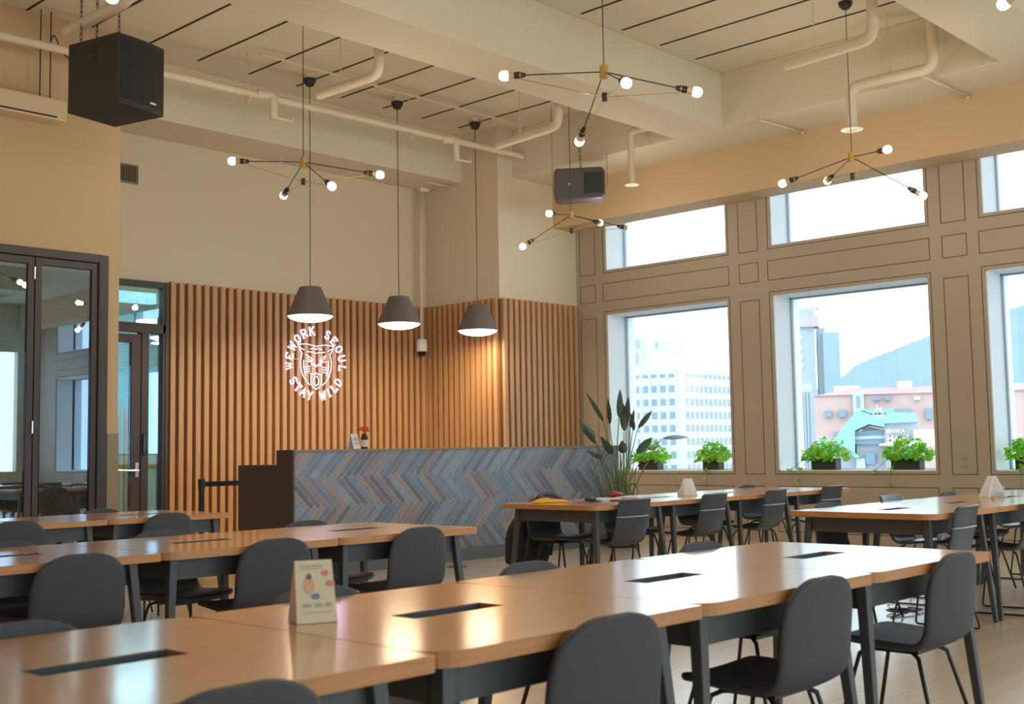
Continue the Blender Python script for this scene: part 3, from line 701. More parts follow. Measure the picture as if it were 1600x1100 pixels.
# retractable belt barrier
st = thing('belt_barrier', 'black retractable belt barrier post standing left of the counter', 'barrier', (6.53, 10.6, 0))
MB().tube([(0, 0, 0.02), (0, 0, 0.82)], 0.03, 18).build('post', 'black_metal', st)
MB().lathe([(0, 0.03), (0.15, 0.025), (0.17, 0.0), (0, 0.0)], 28).build('base', 'black_metal', st)
MB().lathe([(0, 0.10), (0.034, 0.10), (0.036, 0.09), (0.036, 0), (0, 0)], 18, M=Matrix.Translation((0, 0, 0.82))).build('belt_head', 'black_metal', st)
m = MB(); m.box(0.03, -0.003, 0.84, 0.72, 0.003, 0.89); m.build('belt', 'black_metal', st)

# ================================================================== TABLES
Hh = 0.481
def table_outline(r=0.09):
    pts = []
    def cnr(cx, cy, a0, rad):
        n = 6
        for k in range(n+1):
            a = math.radians(a0+90*k/n); pts.append((cx+rad*math.cos(a), cy+rad*math.sin(a)))
    s = 0.006
    cnr(Hh-r, Hh-r, 0, r); cnr(-Hh+s, Hh-s, 90, s); cnr(-Hh+r, -Hh+r, 180, r); cnr(Hh-s, -Hh+s, 270, s)
    return pts
def make_table():
    t = thing('table', '', 'table')
    out = table_outline(); hole = [(-0.16, -0.050), (0.165, -0.050), (0.165, 0.050), (-0.16, 0.050)]
    bm = bmesh.new(); vo = [bm.verts.new((x, y, 0.738)) for x, y in out]; vh = [bm.verts.new((x, y, 0.738)) for x, y in hole]
    es = [bm.edges.new((vo[i], vo[(i+1) % len(vo)])) for i in range(len(vo))]+[bm.edges.new((vh[i], vh[(i+1) % 4])) for i in range(4)]
    bmesh.ops.triangle_fill(bm, use_beauty=True, use_dissolve=False, edges=es)
    for f in bm.faces: f.material_index = 0
    r = bmesh.ops.extrude_face_region(bm, geom=list(bm.faces))
    for v in r['geom']:
        if isinstance(v, bmesh.types.BMVert): v.co.z -= 0.036
    bmesh.ops.recalc_face_normals(bm, faces=bm.faces)
    for f in bm.faces:
        f.material_index = 1 if abs(f.normal.z) < 0.5 else 0
    me = bpy.data.meshes.new('tabletop'); bm.to_mesh(me); bm.free()
    me.materials.append(MAT['oak_top']); me.materials.append(MAT['oak_edge'])
    o = bpy.data.objects.new('tabletop', me); C.objects.link(o); o.parent = t
    q = o.modifiers.new('bevel', 'BEVEL'); q.width = 0.003; q.segments = 2; q.limit_method = 'ANGLE'; q.angle_limit = math.radians(50)
    m = MB(); m.box(-0.25, -0.075, 0.63, 0.25, -0.055, 0.701); m.box(-0.25, 0.055, 0.63, 0.25, 0.075, 0.701); m.box(-0.25, -0.055, 0.63, 0.25, 0.055, 0.645)
    m.box(-0.25, -0.055, 0.645, -0.24, 0.055, 0.701); m.box(0.24, -0.055, 0.645, 0.25, 0.055, 0.701)
    m.box(-0.159, -0.0495, 0.710, 0.164, 0.0495, 0.720); m.box(-0.159, 0.046, 0.720, 0.164, 0.0495, 0.7365)
    m.build('cable_tray', 'tray_dark', t)
    m = MB(); a = 0.375
    m.box(-a, -a-0.015, 0.605, a, -a+0.015, 0.701); m.box(-a, a-0.015, 0.605, a, a+0.015, 0.701)
    m.box(-a-0.015, -a, 0.605, -a+0.015, a, 0.701); m.box(a-0.015, -a, 0.605, a+0.015, a, 0.701)
    m.build('apron', 'steel_dark', t)
    for sx in (-1, 1):
        for sy in (-1, 1):
            tx, ty, fx, fy = sx*0.385, sy*0.395, sx*0.440, sy*0.450
            hw, fw = 0.020, 0.014
            vs = [(tx+i*hw, ty+j*hw, 0.70) for i, j in ((-1, -1), (1, -1), (1, 1), (-1, 1))]+[(fx+i*fw, fy+j*fw, 0.0) for i, j in ((-1, -1), (1, -1), (1, 1), (-1, 1))]
            l = MB().add(vs, [(0, 1, 2, 3), (7, 6, 5, 4), (0, 4, 5, 1), (1, 5, 6, 2), (2, 6, 7, 3), (3, 7, 4, 0)]).build('leg', 'steel_dark', t, bevel=0.004)
    return t
proto_t = make_table()
P = 0.967
rows = []
rows.append(('F', 2.32, [1.2075+P*k for k in range(4)]))
rows.append(('L1', 5.165, [2.207, 3.175, 4.142]))
rows.append(('L0', 7.95, [3.404, 4.371]))
rows.append(('R1', 6.055, [7.213+P*k for k in range(4)]))
rows.append(('R2', 3.52, [7.273+P*k for k in range(4)]))
TL = {
 'F': ['square oak table in the front row, cut by the lower left corner of photo', 'square oak table in front row under the printed table tent', 'third square oak table of front row, right of the tented one', 'last square oak table of front row, at its right end'],
 'L1': ['oak table of middle left row, its cable slot cut by left frame edge', 'oak table of middle left row, one before its right end', 'oak table ending the middle left row, in front of the tiled counter'],
 'L0': ['oak table of rear left row, at left frame edge below the folding doors', 'oak table ending rear left row, in front of belt barrier'],
 'R1': ['oak table at left end of the rear right row, under yellow pouch and notebooks', 'oak table of rear right row holding the plain white table tent', 'third oak table of the rear right row, counted from counter', 'oak table ending the rear right row, nearest the windows'],
 'R2': ['oak table at left end of the middle right row, a rounded corner towards camera', 'oak table of middle right row under the edge-on white table tent', 'third oak table of the middle right row, cut by the right frame edge', 'oak table ending the middle right row, past the edge-on tent, nearest the windows'],
}
GR = {'F': 'tables of the front row', 'L1': 'tables of the middle left row', 'L0': 'tables of the rear left row', 'R1': 'tables of the rear right row', 'R2': 'tables of the middle right row'}
first = True
for (nm, yc, xs) in rows:
    for i, x in enumerate(xs):
        if first:
            proto_t.location = (x, yc, 0); proto_t['label'] = TL[nm][i]; proto_t['group'] = GR[nm]; first = False
        else: dup(proto_t, (x, yc, 0), 0, TL[nm][i], GR[nm])

# ================================================================== CHAIRS
def shell(kind):
    if kind == 'round':
        prof = [(.200, .428), (.190, .442), (.150, .450), (.07, .444), (-.02, .436), (-.10, .432), (-.150, .438), (-.182, .462), (-.196, .51), (-.203, .57)]
        wid = [.155, .192, .212, .217, .216, .213, .211, .210, .209, .209]
        for z in (.62, .655, .685, .71, .73, .745, .756, .763, .767):
            prof.append((-.203-(z-.57)*.115, z)); wid.append(max(.045, .209*(max(0, 1-((z-.57)/.1985)**3.4))**(1/2.6)))
    else:
        prof = [(.195, .428), (.185, .442), (.145, .450), (.07, .444), (-.02, .434), (-.09, .430), (-.135, .438), (-.168, .468), (-.186, .52), (-.200, .58), (-.212, .64), (-.222, .69), (-.230, .73), (-.236, .758), (-.246, .770), (-.256, .768)]
        wid = [.160, .190, .200, .203, .200, .195, .190, .187, .186, .186, .186, .185, .184, .181, .176, .165]
    n = 12; vs = []; fs = []
    for i, ((y, z), w) in enumerate(zip(prof, wid)):
        for j in range(n+1):
            u = -1+2*j/n; e = abs(u)**2.6; ea = (abs(u)*w/.209)**2.6
            if i <= 5: yy, zz = y-(0.012*e if i < 2 else 0), z+0.012*e
            elif i <= 8: yy, zz = y+0.016*e, z+0.008*e
            else: yy, zz = y+(0.022 if kind == 'round' else 0.018)*ea, z
            vs.append((u*w, yy, zz))
    for i in range(len(prof)-1):
        for j in range(n):
            a = i*(n+1)+j; fs.append((a, a+1, a+n+2, a+n+1))
    m = MB(); m.add(vs, fs); return m
def make_chair(kind):
    t = thing('chair', '', 'chair')
    o = shell(kind).build('seat_shell', 'chair_fabric' if kind == 'round' else 'chair_shell', t, smooth=True, solid=0.028 if kind == 'round' else 0.020, sub=1)
    if kind == 'round':
        m = MB(); m.box(-0.10, -0.10, 0.405, 0.10, 0.10, 0.418); m.build('seat_plate', 'black_metal', t)
        for sx in (-1, 1):
            for sy in (-1, 1):
                MB().tube([(sx*0.06, sy*0.03, 0.412), (sx*0.105, sy*0.085, 0.409), (sx*0.124, sy*0.112, 0.395), (sx*0.190, sy*0.212, 0.008)], 0.0075, 8).build('leg', 'black_metal', t, smooth=True)
    else:
        m = MB(); m.tube([(-0.186, -0.198, 0.645), (-0.15, -0.222, 0.645), (-0.08, -0.232, 0.645), (0, -0.235, 0.645), (0.08, -0.232, 0.645), (0.15, -0.222, 0.645), (0.186, -0.198, 0.645)], 0.0055, 8)
        m.build('back_rail', 'strip_light', t, smooth=True)
        for sx in (-1, 1):
            MB().tube(arc([(sx*0.09, 0.10, 0.420), (sx*0.13, 0.13, 0.405), (sx*0.185, 0.205, 0.009), (sx*0.185, -0.205, 0.009), (sx*0.13, -0.12, 0.405), (sx*0.09, -0.09, 0.420)], 0.025), 0.0065, 8).build('sled_leg', 'black_metal', t, smooth=True)
    return t
PC = {'round': make_chair('round'), 'rail': make_chair('rail')}
used = set()
def chair(kind, x, y, rz, label, group):
    if kind not in used:
        used.add(kind); c = PC[kind]; c.location = (x, y, 0); c.rotation_euler = (0, 0, rz); c['label'] = label; c['group'] = group
        return c
    return dup(PC[kind], (x, y, 0), rz, label, group)
pi = math.pi
gF = 'chairs along the front row of tables'
YN1 = 2.015
chair('round', 1.16, YN1-0.03, 0.03, 'dark grey round-backed chair, only its top showing at bottom left centre', gF)
chair('round', 2.22, YN1-0.01, -0.02, 'dark grey round-backed chair cut by bottom edge, nearest to centre', gF)
chair('round', 3.22, YN1-0.005, 0.0, 'dark grey round-backed chair with seat showing, middle of front row right half', gF)
chair('round', 4.19, YN1, 0.02, 'dark grey round-backed chair at the right end of front row', gF)
chair('round', 1.25, 2.64, pi, 'dark chair behind front row at left frame edge, only top rim visible', gF)
chair('round', 2.14, 2.64, pi-.04, 'dark chair behind front row, its top rim behind the printed tent', gF)
chair('round', 3.08, 2.64, pi+.03, 'dark chair behind front row, top rim left of the floor gap centre', gF)
chair('round', 4.13, 2.64, pi, 'dark chair behind front row, top rim below the white tent table', gF)
gL = 'chairs along the middle left row'
chair('round', 2.30, 4.855, 0.02, 'large grey round-backed chair at left, in front of the middle left row', gL)
chair('round', 3.27, 4.855, -0.03, 'grey round-backed chair just left of and behind the printed tent', gL)
chair('round', 4.16, 4.86, 0.04, 'grey round-backed chair below the counter, right end of middle left row', gL)
chair('round', 2.44, 5.49, pi, 'grey chair behind the middle left row at left frame edge', gL)
chair('round', 3.27, 5.49, pi+.03, 'grey chair behind middle left row, low top beside taller chair back', gL)
chair('round', 4.22, 5.49, pi, 'grey chair behind middle left row, top rim against tile counter', gL)
g0 = 'chairs along the rear left row'
chair('round', 3.24, 7.62, 0.0, 'grey round-backed chair in rear left row at left frame edge', g0)
chair('round', 4.30, 7.62, 0.05, 'grey round-backed chair in rear left row, in front of the slats', g0)
chair('round', 4.36, 8.26, pi, 'grey chair behind the rear left row, below the entrance door', g0)
g1 = 'chairs along the rear right row'
chair('rail', 7.12, 5.73, -0.06, 'grey rail-backed chair nearest counter in the rear right row', g1)
chair('rail', 8.17, 5.73, 0.0, 'grey rail-backed chair right of the plain white tent', g1)
chair('rail', 9.12, 5.73, 0.03, 'grey rail-backed chair, third along the rear right row', g1)
chair('rail', 10.15, 5.74, -0.03, 'grey rail-backed chair at the window end of rear right row', g1)
chair('round', 7.25, 6.375, pi+.04, 'dark chair behind rear right row with the black backpack on it', g1)
chair('round', 8.23, 6.375, pi, 'grey round chair behind rear right row, beside the tall plant', g1)
chair('round', 9.32, 6.375, pi, 'grey round chair behind rear right row, left of plain white tent', g1)
chair('round', 10.38, 6.375, pi, 'grey round chair behind rear right row, below the window pier', g1)
g2 = 'chairs along the middle right row'
chair('rail', 7.14, 3.215, 0.04, 'grey rail-backed chair in front of middle right row, legs fully visible', g2)
chair('rail', 8.22, 3.20, 0.12, 'grey rail-backed chair at right frame edge, middle right row', g2)
chair('round', 7.36, 3.835, pi, 'grey round chair behind middle right row at its left end', g2)
chair('rail', 8.36, 3.835, pi, 'pale-topped rail chair behind middle right row, left one', g2)
chair('round', 9.34, 3.835, pi, 'grey round chair behind middle right row, left of edge-on tent', g2)
chair('rail', 10.34, 3.835, pi, 'pale-topped rail chair behind middle right row, hidden by edge-on tent', g2)

# ================================================================== THINGS ON THE TABLES
tt = thing('table_tent', 'cream printed table tent with portrait and red dots on front row', 'table tent', (1.83, 2.45, 0.739), math.radians(-22))
w2, d2, h2 = 0.052, 0.045, 0.150
m = MB(); m.add([(-w2, -d2, 0), (w2, -d2, 0), (w2*.92, -.004, h2), (-w2*.92, -.004, h2), (-w2, d2, 0), (w2, d2, 0), (w2*.92, .004, h2), (-w2*.92, .004, h2)], [(0, 1, 2, 3), (3, 2, 6, 7), (7, 6, 5, 4)])
m.build('card_face', 'card_cream', tt, solid=0.002)
m = MB(); m.add([(-w2*.99, -d2, 0), (-w2*.91, 0, h2), (-w2*.99, d2, 0), (w2*.99, -d2, 0), (w2*.91, 0, h2), (w2*.99, d2, 0)], [(0, 1, 2), (5, 4, 3)])
m.build('side_flap', 'card_white', tt)
def onface(m, x0, x1, t0, t1, mi=0, e=0.0022):
    def pt(x, t): return Vector((x, -d2+(d2-.004)*t-e, h2*t+e*0.3))
    m.add([pt(x0, t0), pt(x1, t0), pt(x1, t1), pt(x0, t1)], [(0, 1, 2, 3)], mi)
def disc_on(m, cx, ct_, rx, rt_, mi=0, e=0.0024, n=14):
    vs = []
    for k in range(n):
        a = 2*pi*k/n; t = ct_+rt_*math.sin(a); vs.append(Vector((cx+rx*math.cos(a), -d2+(d2-.004)*t-e, h2*t+e*.3)))
    m.add(vs, [tuple(range(n))], mi)
m = MB(); onface(m, -.036, .022, .90, .925); onface(m, -.036, .024, .86, .875); onface(m, -.036, -.012, .25, .31); onface(m, -.004, .014, .25, .31); onface(m, .022, .040, .25, .31); onface(m, -.036, .040, .16, .175)
m.build('print', 'card_ink', tt)
m = MB(); disc_on(m, .028, .79, .010, .05); disc_on(m, .040, .62, .012, .05); m.build('red_dots', 'card_red', tt)
m = MB(); disc_on(m, -.015, .60, .014, .13, 0); disc_on(m, -.014, .74, .007, .05, 1, 0.0027); disc_on(m, .000, .42, .011, .05, 2, 0.0027); m.build('portrait', ['card_skin', 'card_dark', 'card_blue'], tt)
def plain_tent(label, loc, rz, s=1.0):
    t = thing('table_tent', label, 'table tent', loc, rz)
    w, d, h = 0.075*s, 0.075*s, 0.165*s
    m = MB(); m.add([(-w, -d, 0), (w, -d, 0), (w*.55, -.010, h), (-w*.55, -.010, h), (-w, d, 0), (w, d, 0), (w*.55, .010, h), (-w*.55, .010, h)], [(0, 1, 2, 3), (3, 2, 6, 7), (7, 6, 5, 4)])
    m.build('tent_face', 'white_acrylic', t, solid=0.012)
    MB().box(-w*.80, -d*.62, h*.28, w*.80, d*.62, h*.34).build('cross_shelf', 'white_acrylic', t)
    return t
plain_tent('plain white table tent standing on the rear right row', (8.50, 6.0, 0.739), math.radians(-35), 0.86)
plain_tent('white table tent seen edge-on as a letter A, middle right row', (9.05, 3.58, 0.739), math.radians(52), 0.95)
# flower sprig by the tent
sg = thing('flower_sprig', 'tiny yellow flower sprig beside the plain white table tent', 'flower', (8.45, 6.06, 0.739))
MB().lathe([(0, 0), (0.015, 0), (0.012, 0.05), (0, 0.05)], 12).build('vase', 'white_acrylic', sg)
MB().tube([(0, 0, 0.04), (-0.01, 0.01, 0.12), (-0.03, 0.03, 0.19)], 0.002, 6).build('stem', 'stem_green', sg)
m = MB()
for k in range(6):
    a = k*pi/3; m.lathe([(0, -0.002), (0.010, 0.0), (0, 0.004)], 6, M=Matrix.Translation((-0.03+0.014*math.cos(a), 0.03+0.014*math.sin(a), 0.195)))
m.build('petal', 'pothos_pale', sg)

# pouch, strap, notebooks
Z = 0.7385
def slabs(m, x, y, z, w, d, h, rz, mi=0):
    m.box(-w/2, -d/2, 0, w/2, d/2, h, mi, Matrix.Translation((x, y, z)) @ Matrix.Rotation(rz, 4, 'Z'))
po = thing('pouch', 'yellow zip pouch lying at the corner of rear right row table', 'pouch', (7.02, 6.28, Z), math.radians(-30))
m = MB(); n = 10
vs = []; fs = []
for i in range(n+1):
    for j in range(7):
        u = -1+2*i/n; v_ = -1+2*j/6; hh = 0.032*(1-u*u)**0.5*(1-v_*v_)**0.5*(1.2 if u < 0 else .8)
        vs.append((u*0.155, v_*0.055, hh+0.003))
for i in range(n):
    for j in range(6): a = i*7+j; fs.append((a, a+7, a+8, a+1))
k0 = len(vs)
for i in range(n+1):
    for j in range(7):
        u = -1+2*i/n; v_ = -1+2*j/6; vs.append((u*0.155, v_*0.055, 0.0))
for i in range(n):
    for j in range(6): a = k0+i*7+j; fs.append((a, a+1, a+8, a+7))
m.add(vs, fs); m.build('body', 'pouch_yellow', po, smooth=True)
MB().tube([(-0.14, 0, 0.018), (-0.05, 0.0, 0.042), (0.05, 0, 0.034), (0.15, 0, 0.012)], 0.004, 6).build('zip', 'book_navy', po)
o = MB().tube(arc([(-0.10, 0, 0.02), (-0.02, 0.03, 0.05), (0.08, 0.01, 0.045), (0.16, -0.02, 0.01)], 0.03), [0.02]*14, 8).build('glasses_case', 'book_navy', smooth=True, loc=(7.10, 6.40, Z+0.012)); tag(o, 'dark navy case lying just behind the yellow pouch', 'case')
o = MB().tube([(-0.06, 0, 0.018), (0.0, 0.02, 0.022), (0.06, 0, 0.016)], [0.012, 0.02, 0.014], 8).build('key_case', 'book_navy', smooth=True, loc=(7.30, 6.10, Z)); tag(o, 'small dark key case between the pouch and the notebooks', 'case')
nb = MB(); slabs(nb, 0, 0, 0, 0.30, 0.21, 0.014, 0); o = nb.build('notebook', 'book_silver', bevel=0.002, loc=(7.50, 6.16, Z)); o.rotation_euler = (0, 0, 0.1); tag(o, 'silver notebook lying open near the red booklet', 'notebook')
nb = MB(); slabs(nb, 0, 0, 0, 0.15, 0.10, 0.010, 0); o = nb.build('booklet', 'book_red', bevel=0.002, loc=(7.50, 5.95, Z)); o.rotation_euler = (0, 0, -0.1); tag(o, 'dark red booklet in front of the silver notebook', 'booklet')
nb = MB(); slabs(nb, 0, 0, 0, 0.28, 0.20, 0.018, 0); o = nb.build('laptop', 'book_silver', bevel=0.003, loc=(7.88, 6.12, Z)); o.rotation_euler = (0, 0, 0.25); tag(o, 'closed silver laptop right of the silver notebook', 'laptop')
o = MB().tube([(-0.10, 0, 0.025), (0, 0.02, 0.032), (0.10, 0, 0.022)], [0.012, 0.03, 0.015], 8).build('pencil_case', 'book_red', smooth=True, loc=(7.92, 6.34, Z)); tag(o, 'dark wine-red pencil case behind the closed laptop', 'case')
o = MB().tube([(0.05*math.cos(a*pi/8), 0.012*math.sin(a*pi/8), 0.062+0.055*math.sin(a*pi/8)) for a in range(17)], 0.004, 6).build('headphone_band', 'black_metal', loc=(8.10, 6.28, Z)); tag(o, 'thin dark wire loop standing behind the closed laptop', 'wire')

# backpack on chair
bp = thing('backpack', 'black backpack hanging on chair behind left end of rear right row', 'backpack', (7.24, 6.735, 0.03), 0.04)
vs = []; fs = []; nz, na = 14, 20
for i in range(nz+1):
    t = i/nz; z = 0.12+0.56*t; r = (1-abs(2*t-0.85)**3.2*0.75)
    if t > .9: r *= (1-(t-.9)*5)
    for j in range(na):
        a = 2*pi*j/na; ca, sa = math.cos(a), math.sin(a)
        x = 0.22*r*math.copysign(abs(ca)**0.7, ca); yv = 0.105*r*(1.25-0.5*t)*math.copysign(abs(sa)**0.7, sa)
        vs.append((x+0.006*math.sin(9*z+3*a), yv+0.006*math.sin(14*z+a), z))
for i in range(nz):
    for j in range(na): fs.append((i*na+j, i*na+(j+1) % na, (i+1)*na+(j+1) % na, (i+1)*na+j))
fs += [tuple(range(na-1, -1, -1)), tuple(nz*na+j for j in range(na))]
MB().add(vs, fs).build('bag_body', 'bag_black', bp, smooth=True)
m = MB()
for sx in (-1, 1): m.tube(arc([(sx*0.08, -0.05, 0.66), (sx*0.12, -0.13, 0.62), (sx*0.16, -0.15, 0.45), (sx*0.17, -0.10, 0.25)], 0.04), 0.013, 6)
m.tube(arc([(-0.04, -0.02, 0.66), (-0.03, -0.02, 0.695), (0.03, -0.02, 0.695), (0.04, -0.02, 0.66)], 0.02), 0.008, 6)
m.build('strap', 'black_metal', bp)
MB().box(-0.13, 0.10, 0.18, 0.13, 0.16, 0.42).build('front_pocket', 'bag_black', bp, bevel=0.03)

# cable on the floor and a floor outlet
m = MB(); pts = []
for k in range(60):
    a = k*0.42; pts.append((0.11*math.cos(a)*(1+0.2*math.sin(a*.3))+0.002*k, 0.09*math.sin(a), 0.008+0.02*abs(math.sin(a*0.5))))
m.tube([(-0.25, -0.05, 0.008)]+pts+[(0.28, 0.08, 0.008)], 0.005, 6)
o = m.build('power_cable', 'black_metal', smooth=True, loc=(7.72, 3.72, 0)); tag(o, 'coiled black power cable on floor below middle right row', 'cable')
o = MB().lathe([(0, 0.006), (0.09, 0.006), (0.11, 0.0), (0.0, 0.0)], 28).build('floor_outlet', 'steel_dark', loc=(8.25, 8.65, 0.001)); tag(o, 'round dark floor outlet in front of the tiled counter', 'floor outlet')
# wall hook plate beneath the pier panel
o = MB().box(-0.01, -0.03, 0, 0.0, 0.03, 0.012).box(-0.02, -0.02, 0.09, 0.0, 0.02, 0.11).build('wall_hook', 'window_panel', loc=(XW-0.002, 5.28, 0.90)); tag(o, 'small wall hook low on the pier between two windows', 'hook')

# ================================================================== PLANTS
bop = thing('bird_of_paradise', 'tall bird of paradise plant with lance leaves between counter and windows', 'potted plant', (11.0, 8.72, 0))
MB().lathe([(0, 0), (0.17, 0), (0.21, 0.38), (0.20, 0.40), (0.185, 0.38), (0.18, 0.33), (0, 0.33)], 32).build('pot', 'pot_black', bop, smooth=False)
MB().lathe([(0, 0.331), (0.181, 0.331)], 24).build('soil', 'soil', bop)
rb = random.Random(11)
def lance(base, tip, w, nrm, name='leaf'):
    base = Vector(base); tip = Vector(tip); d = tip-base; L = d.length; nv = Vector(nrm).normalized(); sd = d.cross(nv).normalized(); nn = sd.cross(d).normalized()
    m = MB(); vs = []; N = 10
    for i in range(N+1):
        t = i/N; ww = w*(math.sin(pi*min(1, t**0.75))**0.8)*0.5 if 0 < t < 1 else 0.001
        c = base+d*t+nn*(-0.10*L*t*t)+nn*0.02
        vs += [c-sd*ww+nn*ww*0.35, c, c+sd*ww+nn*ww*0.35]
    fs = []
    for i in range(N):
        a = i*3; fs += [(a, a+1, a+4, a+3), (a+1, a+2, a+5, a+4)]
    m.add(vs, fs); return m
# leaf base / tip as (right, up) in metres around the plant, with depth
YPL = 8.72
def pp(px, py, dd=0.0):
    d = FW*FPX + RT*(px-800) - UP*(py-550); t = (YPL+dd)/d.y
    return Vector((d.x*t, d.y*t, CAMH+d.z*t)) - Vector(bop.location)
leaves = [((942, 658), (917, 614), .05), ((952, 663), (950, 622), .05), ((967, 653), (969, 608), .07), ((975, 675), (973, 628), .09), ((978, 665), (982, 620), .07),
          ((989, 672), (985, 645), .05), ((996, 671), (1020, 640), .06), ((1033, 686), (1082, 681), .05), ((993, 710), (1020, 683), .09), ((1010, 704), (1034, 694), .05),
          ((928, 685), (905, 656), .07), ((930, 692), (908, 668), .05), ((956, 708), (938, 682), .08), ((938, 716), (917, 703), .06), ((974, 708), (972, 688), .10), ((985, 668), (991, 640), .05)]
for k, (bpx, tpx, wd) in enumerate(leaves):
    dd = rb.uniform(-0.22, 0.22); b0 = pp(*bpx, dd); t0 = pp(*tpx, dd+rb.uniform(-0.08, 0.08))
    root = Vector((rb.uniform(-0.09, 0.09), rb.uniform(-0.09, 0.09), 0.33))
    midp = root.lerp(b0, 0.5); midp.x = root.x+(b0.x-root.x)*0.36; midp.y = root.y+(b0.y-root.y)*0.36
    pts = [root*(1-t)**2+midp*2*t*(1-t)+b0*t*t for t in [q/8 for q in range(9)]]
    MB().tube(pts, [0.011-0.0007*q for q in range(9)], 6).build('stem', 'stem_green', bop, smooth=True)
    lance(b0, t0, wd*1.1, (-0.7+rb.uniform(-.3, .3), -0.7, 0.2)).build('leaf', 'leaf_dark', bop, smooth=True, solid=0.002)
for k in range(16):   # bare stalks
    root = Vector((rb.uniform(-0.12, 0.12), rb.uniform(-0.12, 0.12), 0.33)); top = Vector((root.x*2.0+rb.uniform(-.1, .1), root.y*2.0, rb.uniform(0.8, 1.25)))
    MB().tube([root, root.lerp(top, .5)+Vector((0, 0, .02)), top], [0.010, 0.009, 0.006], 6).build('stem', 'stem_green', bop, smooth=True)

def pothos(label, y, seedn, vines, wid=0.16):
    t = thing('window_planter', label, 'potted plant', (XW+0.16, y, 0.863), 0, 'trailing plants on the window sill')
    m = MB(); m.box(-0.07, -wid, 0, 0.07, wid, 0.13); m.build('planter', 'planter_dark', t, bevel=0.006)
    MB().box(-0.065, -wid+.005, 0.128, 0.065, wid-.005, 0.133).build('soil', 'soil', t)
    rg = random.Random(seedn); m = MB()
    def leaf(c, s, out):
        out = Vector(out).normalized(); n_ = (out*0.3+Vector((rg.uniform(-1, 0.2), rg.uniform(-.6, .6), rg.uniform(0.0, 1)))).normalized()
        a = n_.cross(Vector((rg.uniform(-1, 1), rg.uniform(-1, 1), -.6))).normalized(); b_ = n_.cross(a)
        pr_ = [(0, 0), (.35, -.12), (.5, .15), (.42, .5), (.2, .82), (0, 1.05), (-.2, .82), (-.42, .5), (-.5, .15), (-.35, -.12)]
        vs = [c+a*(x*s)+b_*(yy*s)+n_*(-abs(x)*s*0.3) for x, yy in pr_]
        m.add(vs, [(0, 1, 2, 3, 4, 5), (0, 5, 6, 7, 8, 9)], 0 if rg.random() < .72 else 1)
    for i in range(330):
        a = rg.uniform(0, 2*pi); r = math.sqrt(rg.random()); hgt = rg.random()
        c = Vector((0.17*r*math.cos(a), (wid+0.14)*r*math.sin(a), 0.09+0.27*(1-r*r*.7)*hgt+0.02))
        leaf(c, rg.uniform(0.035, 0.065), (c.x, c.y, .3))
    sm = MB()
    for (dy, dx, dz) in vines:
        pts = [Vector((-0.04, dy*0.3, 0.14)), Vector((-0.10, dy*0.6, 0.13)), Vector((-0.19+dx, dy, 0.0)), Vector((-0.20+dx, dy*1.05, dz))]
        pts = arc(pts, 0.03); sm.tube(pts, 0.003, 5)
        for k in range(9):
            u = rg.uniform(0.1, 1)*(len(pts)-1); i0 = min(len(pts)-2, int(u)); c = pts[i0].lerp(pts[i0+1], u-i0)
            leaf(c+Vector((-0.012, 0, 0)), rg.uniform(0.03, 0.05), (-1, 0, .2))
    m.build('foliage', ['pothos', 'pothos_pale'], t, solid=0.0)
    if vines: sm.build('vine', 'stem_green', t)
    return t
pothos('bushy trailing plant in dark planter on left window sill, beside the tall plant', 9.62, 1, [(0.30, 0, -0.05)])
pothos('smaller trailing plant at right end of the left window sill', 8.62, 2, [(-0.02, 0, -0.22)], .12)
pothos('trailing plant in dark planter, left one on the middle window sill', 7.02, 3, [(0.38, 0, -0.03), (0.25, 0, -0.2)])
pothos('trailing plant in dark planter, right one on the middle window sill', 6.00, 4, [(0.12, 0, -0.20), (0.30, 0, -0.03)], .17)
pothos('trailing plant on the right window sill, cut by the frame edge', 4.62, 5, [(0.05, 0, -0.20)])

# ================================================================== OUTSIDE
mat('ext_white', (0.52, 0.5, 0.5), 0.8)
mat('ext_pane', (0.15, 0.24, 0.29), 0.3)
mat('ext_pane_dim', (0.26, 0.31, 0.34), 0.5)
mat('ext_tower_haze', (0.312, 0.359, 0.39), 0.8)  # distance haze is mixed into the tower colours
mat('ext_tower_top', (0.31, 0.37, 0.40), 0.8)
mat('ext_tower_haze_dark', (0.242, 0.328, 0.351), 0.7)
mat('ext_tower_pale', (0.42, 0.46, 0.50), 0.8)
mat('ext_pink', (0.484, 0.328, 0.296), 0.85)
mat('ext_roof_pink', (0.36, 0.2, 0.2), 0.8)
mat('ext_mauve', (0.351, 0.335, 0.379), 0.85)
mat('ext_turquoise', (0.226, 0.452, 0.406), 0.6)
mat('ext_hill_haze', (0.15, 0.215, 0.225), 0.95, noise=(0.02, 0.12))  # blue-grey of the air between is painted into the wooded slope
mat('ext_crown', (0.42, 0.34, 0.38), 0.8)
mat('ext_street', (0.328, 0.351, 0.365), 0.9)
mat('ext_sign', (0.693, 0.693, 0.693), 0.6)
def street(x0=60): pass
struct(MB().box(14.5, -900, -22.2, 1800, 1500, -22).build('ground', 'ext_street'))

